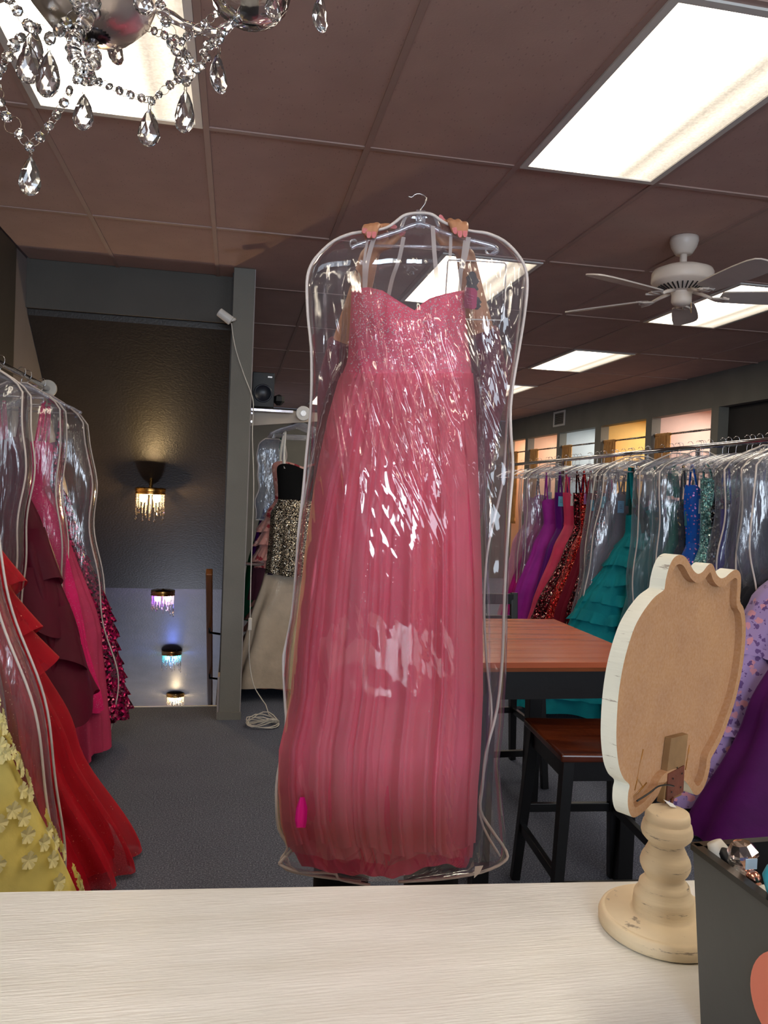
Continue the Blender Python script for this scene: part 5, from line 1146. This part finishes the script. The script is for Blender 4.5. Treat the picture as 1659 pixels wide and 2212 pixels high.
# bag
BL = [(461, 893), (466, 872), (478, 856), (492, 835), (500, 800), (504, 762), (520, 722), (548, 690), (575, 671), (610, 663), (680, 665), (750, 672), (830, 673), (900, 670), (980, 662), (1060, 655), (1150, 645), (1250, 638), (1330, 630), (1400, 616), (1430, 612), (1520, 616), (1560, 618), (1620, 610), (1680, 599), (1730, 597), (1790, 602), (1830, 622), (1862, 606), (1885, 640), (1905, 780)]
BR = [(461, 922), (466, 938), (478, 955), (492, 985), (500, 1022), (504, 1052), (520, 1088), (548, 1117), (580, 1135), (620, 1139), (680, 1133), (750, 1122), (820, 1110), (880, 1103), (950, 1101), (1010, 1105), (1060, 1103), (1110, 1101), (1200, 1099), (1330, 1097), (1450, 1094), (1560, 1088), (1650, 1078), (1720, 1084), (1780, 1090), (1830, 1094), (1862, 1090), (1885, 1045), (1905, 900)]
bgl = HP(850, 1905)
hb_ = thing('garment_bag', 'large clear vinyl garment bag with white piping around the central pink gown', 'garment bag', (bgl.x, bgl.y, bgl.z))
FD = [(622, .125), (690, .150), (1040, .157), (1900, .146)]
def ridge(x, y, z): return max(0, 1-abs(noise.noise(Vector((x, y, z))))*5.5)
def film_front(NR, NC, side):
    rows = []; ys_ = [461, 464, 468, 473, 480, 488, 496, 502, 508, 516]+[516+(1904-516)*(i+1)/NR for i in range(NR)]
    for y in ys_:
        xl, xr = itp(BL, y), itp(BR, y); rw = []; top_ = sm((y-461)/110)
        for k in range(NC+1):
            s_ = k/NC; px = lerp(xl, xr, s_); e = math.sin(PI*s_)**.42
            if side < 0:
                dl, dr_ = itp(DL, max(y, 640)), itp(DR, max(y, 640)); cen_ = (dl+dr_)/2; hf = (dr_-dl)/2+22; u = (px-cen_)/hf
                body = max(0, 1-u*u)**.42 if abs(u) < 1 else 0
                D = itp(FD, y)*sm((y-520)/120)
                base_ = max(body*D, (.010+.038*top_)*e)
                act = (math.exp(-((y-850)/170)**2)*1.1+.04+.8*sm((y-1820)/40))*min(1, e*1.4)
                q = px-.34*(y-830)*(.35+.65*sm((px-700)/220))
                w1 = ridge(q*.030, y*.0030, 1.7)**2*.012+ridge(q*.062, y*.0055, 5.1)**2*.006+noise.noise(Vector((q*.03, y*.006, 9)))*.010
                ed = (1-min(1, e*1.15))*6
                w2_ = noise.noise(Vector((px*.05, y*.014, 3)))*.006*min(1, e*2)
                dd = -(base_+w1*act*(.4+.6*body)+w2_*sm((y-500)/80)*(1-.75*sm((y-980)/150)))
            else:
                dd = (.006+.050*top_)*e+noise.noise(Vector((px*.014, y*.004, 7)))*.010*min(1, e*2)*top_
            rw.append(HP(px, y, dd))
        rows.append(rw)
    return rows
m_hfilm = film('held_bag_vinyl', (.99, .985, .985), .022, 1.25, .035, .12, (5, 5, 1.4), (.75, .82, 1, 1))
put('front_panel', MB().grid(film_front(330, 240, -1)), m_hfilm, hb_, smooth=True, world=True)
put('back_panel', MB().grid(film_front(90, 60, 1)), m_hfilm, hb_, smooth=True, world=True)
pl = [(x, y) for y, x in BL if y <= 1905][::-1]; prr = [(x, y) for y, x in BR if y <= 880]
pr_low = [(1104, 940), (1108, 1010), (1101, 1100), (1094, 1200), (1089, 1310), (1085, 1420), (1074, 1530), (1050, 1625), (1042, 1700), (1038, 1750), (1060, 1790), (1094, 1840), (1088, 1862), (1040, 1884), (960, 1898), (860, 1905)]
pth = [HP(x, y, -.004) for x, y in pl+prr+pr_low]
put('piping', MB().tube(spl(pth, 3), .0036, 8), m_pipe, hb_, smooth=True, world=True)
put('piping', MB().tube(spl([HP(x, y, .03) for x, y in ((1132, 600), (1116, 740), (1098, 880), (1090, 1000), (1084, 1050), (1066, 1130), (1052, 1200), (1046, 1300), (1050, 1420), (1062, 1540), (1050, 1640), (1036, 1760), (1080, 1850))], 4), .0030, 8), m_pipe, hb_, smooth=True, world=True)
put('piping', MB().tube(spl([HP(x, y, -.02) for x, y in ((640, 1826), (610, 1858), (606, 1868), (650, 1884), (720, 1886), (735, 1900), (800, 1912))], 4), .0034, 8), m_pipe, hb_, smooth=True, world=True)
put('pocket', MB().tube([HP(x, y, .035) for x, y in ((967, 566), (969, 562), (1030, 564), (1090, 568), (1093, 572), (1091, 640), (1088, 688), (1084, 692), (1020, 690), (962, 688), (960, 680))], .0018, 6, closed=True), m_pipe, hb_, smooth=True, world=True)
put('hem_tab', MB().prism([HP(1026, 1872, -.06), (HP(1044, 1870, -.06)), HP(1036, 1886, -.06), HP(1024, 1897, -.06)], Fh*.001), m_pipe, hb_, world=True)
# ------------------------------------------------------------------ the person behind the gown
m_skin = paint('tan_skin', (196, 138, 100), .5, .03, 12, .15, 160)
t_ = m_skin.node_tree.nodes['Principled BSDF']; t_.inputs['Subsurface Weight'].default_value = .08; t_.inputs['Subsurface Radius'].default_value = (.02, .008, .004)
m_shirt = fabric('maroon_velour', (112, 50, 60), .8, sheen=.6); m_trs = fabric('black_trousers', (14, 14, 17), .85); m_hair = paint('dark_brown_hair', (40, 26, 20), .45, .1, 30, .4, 120, stretch=(1, 1, .2))
pc = PD(858, 1300, 2.07); pr0 = Vector((pc.x, pc.y, 0)); pe_ = thing('person', 'person in maroon sweater hidden behind the held gown, both arms raised to hold its bag', 'person', pr0)
def cap_(mb, a, b, ra, rb, n=14):
    a = Vector(a); b = Vector(b); d = b-a; L = d.length; u = d.normalized()
    pts = []; rs = []
    for q in range(5): th = PI/2*(1-q/4); pts.append(a-u*ra*math.sin(th)); rs.append(max(ra*math.cos(th), .0006))
    for q in range(1, 5): pts.append(a+d*q/5); rs.append(lerp(ra, rb, q/5))
    for q in range(5): th = PI/2*q/4; pts.append(b+u*rb*math.sin(th)); rs.append(max(rb*math.cos(th), .0006))
    mb.tube(pts, rs, n)
def chain_(mb, pts, rs, n=14):
    for i in range(len(pts)-1): cap_(mb, pts[i], pts[i+1], rs[i], rs[i+1], n)
RR = R0
def B(x, f, z): return pr0+RR*x+Fh*f+Vector((0, 0, z))
bm_ = MB()
shL, shR = PD(724, 1100, 2.07), PD(992, 1100, 2.07); elL, elR = PD(732, 812, 2.02), PD(1056, 815, 2.02); wrL, wrR = PD(797, 556, 1.915), PD(1006, 556, 1.915)
chain_(bm_, [B(0, 0, .95), B(0, 0, 1.12), B(0, -.01, 1.3), B(0, 0, 1.42)], [.13, .115, .13, .12]); chain_(bm_, [B(-.07, 0, 1.36), B(.07, 0, 1.36)], [.11, .11])
chain_(bm_, [B(0, 0, 1.42), shL], [.09, .052]); chain_(bm_, [B(0, 0, 1.42), shR], [.09, .052])
chain_(bm_, [B(0, .005, 1.44), B(0, -.015, 1.60)], [.055, .05])
for s, sh_, el, wr_ in ((-1, shL, elL, wrL), (1, shR, elR, wrR)):
    chain_(bm_, [sh_, sh_.lerp(el, .5), el], [.052, .046, .038]); chain_(bm_, [el, el.lerp(wr_, .3), el.lerp(wr_, .75), wr_], [.038, .038, .028, .024])
for s in (-1, 1):
    chain_(bm_, [B(s*.09, 0, .92), B(s*.12, -.01, .52), B(s*.13, .01, .12)], [.085, .055, .04]); chain_(bm_, [B(s*.13, .02, .06), B(s*.14, -.12, .04)], [.035, .03])
# head
hc = B(.0, -.02, 1.735)
bm_.ball(hc, .1, 24, 18, (.78, .95, 1.1)); bm_.ball(hc+Fh*-.02+Vector((0, 0, -.055)), .07, 18, 14, (.82, .9, .9))
chain_(bm_, [hc-Fh*.09+Vector((0, 0, .015)), hc-Fh*.112+Vector((0, 0, -.02))], [.008, .013])
for s in (-1, 1): bm_.ball(hc+RR*s*.079+Fh*.01, .02, 10, 8, (.4, .9, 1.3)); bm_.ball(hc-Fh*.093+RR*s*.012+Vector((0, 0, -.053)), .010, 10, 8, (1.2, .6, .55))
# hands: palm behind the bag, fingers hooked over its shoulder, thumb along the edge
nails = []
def hand(wr_, pal, fings, thumb, s):
    chain_(bm_, [wr_, pal[0]], [.022, .020])
    for q in pal[1:]: chain_(bm_, [pal[0], q], [.021, .0115])
    for (kn, top_, dip, tip) in fings:
        chain_(bm_, [kn, top_, dip, tip], [.0098, .0094, .0088, .0072], 12); nails.append((dip, tip))
    chain_(bm_, thumb, [.014, .011, .0095, .008][:len(thumb)], 12); nails.append((thumb[-2], thumb[-1]))
def fg(x, yt, ytp, xt=None):
    xt = xt if xt is not None else x
    return (PD(x, yt+14, 1.885), PD(x, yt+6, 1.858), PD((x+xt)/2, yt+10, 1.832), PD(xt, ytp-6, 1.826))
hand(wrL, [PD(812, 530, 1.90), PD(795, 505, 1.885), PD(805, 502, 1.885), PD(820, 500, 1.885), PD(830, 505, 1.885)],
     [fg(791, 486, 508, 787), fg(802, 484, 515, 797), fg(814, 482, 515, 808), (PD(822, 498, 1.885), PD(826, 491, 1.868), PD(838, 490, 1.858), PD(850, 492, 1.853))], [PD(818, 535, 1.90), PD(840, 528, 1.89), PD(857, 512, 1.883), PD(868, 506, 1.88)], -1)
hand(wrR, [PD(992, 528, 1.90), PD(972, 500, 1.885), PD(985, 498, 1.885), PD(1000, 500, 1.885), PD(962, 505, 1.885)],
     [fg(972, 473, 506, 982), fg(989, 475, 513, 993), fg(1004, 480, 513, 1004), (PD(962, 500, 1.885), PD(960, 490, 1.88), PD(957, 480, 1.872), PD(953, 473, 1.868))], [PD(978, 535, 1.90), PD(958, 525, 1.89), PD(945, 508, 1.884), PD(938, 500, 1.88)], 1)
body = put('body', bm_, m_skin, pe_, smooth=True, world=True)
rm = body.modifiers.new('r', 'REMESH'); rm.mode = 'VOXEL'; rm.voxel_size = .0033; rm.use_smooth_shade = True
sm_ = body.modifiers.new('s', 'SMOOTH'); sm_.iterations = 3; sm_.factor = .5
m_nail = floral('red_white_nail_art', (214, 96, 100), [((240, 220, 216), .35, 260), ((130, 10, 30), .3, 330)], 30)
for a, b in nails:
    d = (b-a).normalized(); nf = (-Fh-d*(-Fh).dot(d)).normalized()
    put('nail', MB().prism([b-d*.005-nf.cross(d)*.0052+nf*.0072, b-d*.005+nf.cross(d)*.0052+nf*.0072, b+d*.006+nf.cross(d)*.0050+nf*.0062, b+d*.011+nf.cross(d)*.0024+nf*.005, b+d*.011-nf.cross(d)*.0024+nf*.005, b+d*.006-nf.cross(d)*.0050+nf*.0062], nf*.0012), m_nail, pe_, world=True)
m_ink = paint('tattoo_ink', (58, 52, 50), .6, .1, 30, 0)
def onarm(el, wr_, r0, r1, px, py):
    a, b = el, wr_; ry_ = ray(px, py).normalized(); best = None
    for q in range(60):
        p = a.lerp(b, q/59); rr_ = lerp(r0, r1, q/59); v_ = p-C0; tt = v_.dot(ry_); near = C0+ry_*tt; dist = (near-p).length
        if best is None or dist-rr_ < best[0]: best = (dist-rr_, near, p, rr_, dist)
    _, near, p, rr_, dist = best; back = math.sqrt(max(0, (rr_+.0012)**2-dist**2)); return near-ry_*back
sp_pts = [(762, 582), (756, 592), (750, 604), (752, 614), (758, 616), (762, 611), (762, 604), (762, 612), (766, 614), (772, 610), (773, 600), (768, 590), (762, 582)]
put('spade_tattoo', MB().tube(spl([onarm(elL, wrL, .039, .026, x+6, y) for x, y in sp_pts], 3), .0008, 5), m_ink, pe_, world=True)
for e_, w_, cx3, cy3, rx3, ry3 in ((elL, wrL, 766, 632, 8, 14), (elR, wrR, 1020, 612, 13, 26), (elR, wrR, 1030, 655, 9, 14)):
    rws = [[onarm(e_, w_, .039, .026, cx3+rx3*q*math.sin(2*PI*k/18)*(1+.25*math.sin(k*2.7)), cy3+ry3*q*math.cos(2*PI*k/18)) for k in range(18)] for q in (0.05, .4, .75, 1)]
    put('tattoo', MB().grid(rws, True), m_ink, pe_, world=True)
shm = MB()
chain_(shm, [B(0, 0, .98), B(0, 0, 1.12), B(0, -.01, 1.3), B(0, 0, 1.41)], [.145, .13, .145, .13]); chain_(shm, [B(-.07, 0, 1.36), B(.07, 0, 1.36)], [.125, .125])
for sh_, el, wr_, q in ((shL, elL, wrL, .30), (shR, elR, wrR, .40)):
    chain_(shm, [B(0, 0, 1.41), sh_], [.10, .062]); chain_(shm, [sh_, sh_.lerp(el, .5), el], [.062, .057, .052])
    e2 = el.lerp(wr_, q); shm.tube([el, el.lerp(e2, .5), e2], [.052, .048, .043], 20); shm.tube([e2-(e2-el)*.25, e2-(e2-el)*.10, e2+(wr_-el)*.004], [.046, .050, .046], 20)
sw = put('sweater', shm, m_shirt, pe_, smooth=True, world=True); rm = sw.modifiers.new('r', 'REMESH'); rm.mode = 'VOXEL'; rm.voxel_size = .007; rm.use_smooth_shade = True
dt = bpy.data.textures.new('folds', 'CLOUDS'); dt.noise_scale = .07; dm = sw.modifiers.new('d', 'DISPLACE'); dm.texture = dt; dm.strength = .012; dm.mid_level = .5
trm = MB(); chain_(trm, [B(-.05, 0, .95), B(.05, 0, .95)], [.14, .14])
for s in (-1, 1): chain_(trm, [B(s*.085, 0, .92), B(s*.12, -.01, .52), B(s*.13, .01, .12)], [.105, .075, .065])
tr = put('trousers', trm, m_trs, pe_, smooth=True, world=True); rm = tr.modifiers.new('r', 'REMESH'); rm.mode = 'VOXEL'; rm.voxel_size = .012; rm.use_smooth_shade = True
for s in (-1, 1):
    sh1 = MB(); chain_(sh1, [B(s*.13, .04, .05), B(s*.135, -.06, .045), B(s*.14, -.15, .035)], [.045, .044, .034]); put('shoe', sh1, m_black, pe_, smooth=True, world=True)
hr = MB(); hr.ball(hc+Fh*.018+Vector((0, 0, .018)), .108, 24, 16, (.82, .95, 1.05)); hr.ball(hc+Fh*.09+Vector((0, 0, .05)), .045, 16, 12)
chain_(hr, [hc+Fh*.06, hc+Fh*.075+Vector((0, 0, -.14))], [.075, .06])
put('hair', hr, m_hair, pe_, smooth=True, world=True)
for s in (-1, 1):
    put('eye', MB().ball(hc-Fh*.078+RR*s*.030+Vector((0, 0, .008)), .012, 12, 8), m_white, pe_, smooth=True, world=True)
    put('iris', MB().ball(hc-Fh*.087+RR*s*.030+Vector((0, 0, .008)), .0055, 10, 8), m_hair, pe_, smooth=True, world=True)
    put('eyebrow', MB().tube([hc-Fh*.092+RR*s*.016+Vector((0, 0, .030)), hc-Fh*.090+RR*s*.032+Vector((0, 0, .034)), hc-Fh*.080+RR*s*.046+Vector((0, 0, .028))], .0028, 6), m_hair, pe_, world=True)
put('mouth', MB().tube([hc-Fh*.098+RR*-.02+Vector((0, 0, -.055)), hc-Fh*.104+Vector((0, 0, -.054)), hc-Fh*.098+RR*.02+Vector((0, 0, -.055))], [.003, .005, .003], 8), paint('lips', (170, 84, 80), .4), pe_, smooth=True, world=True)
bpy.context.view_layer.update()
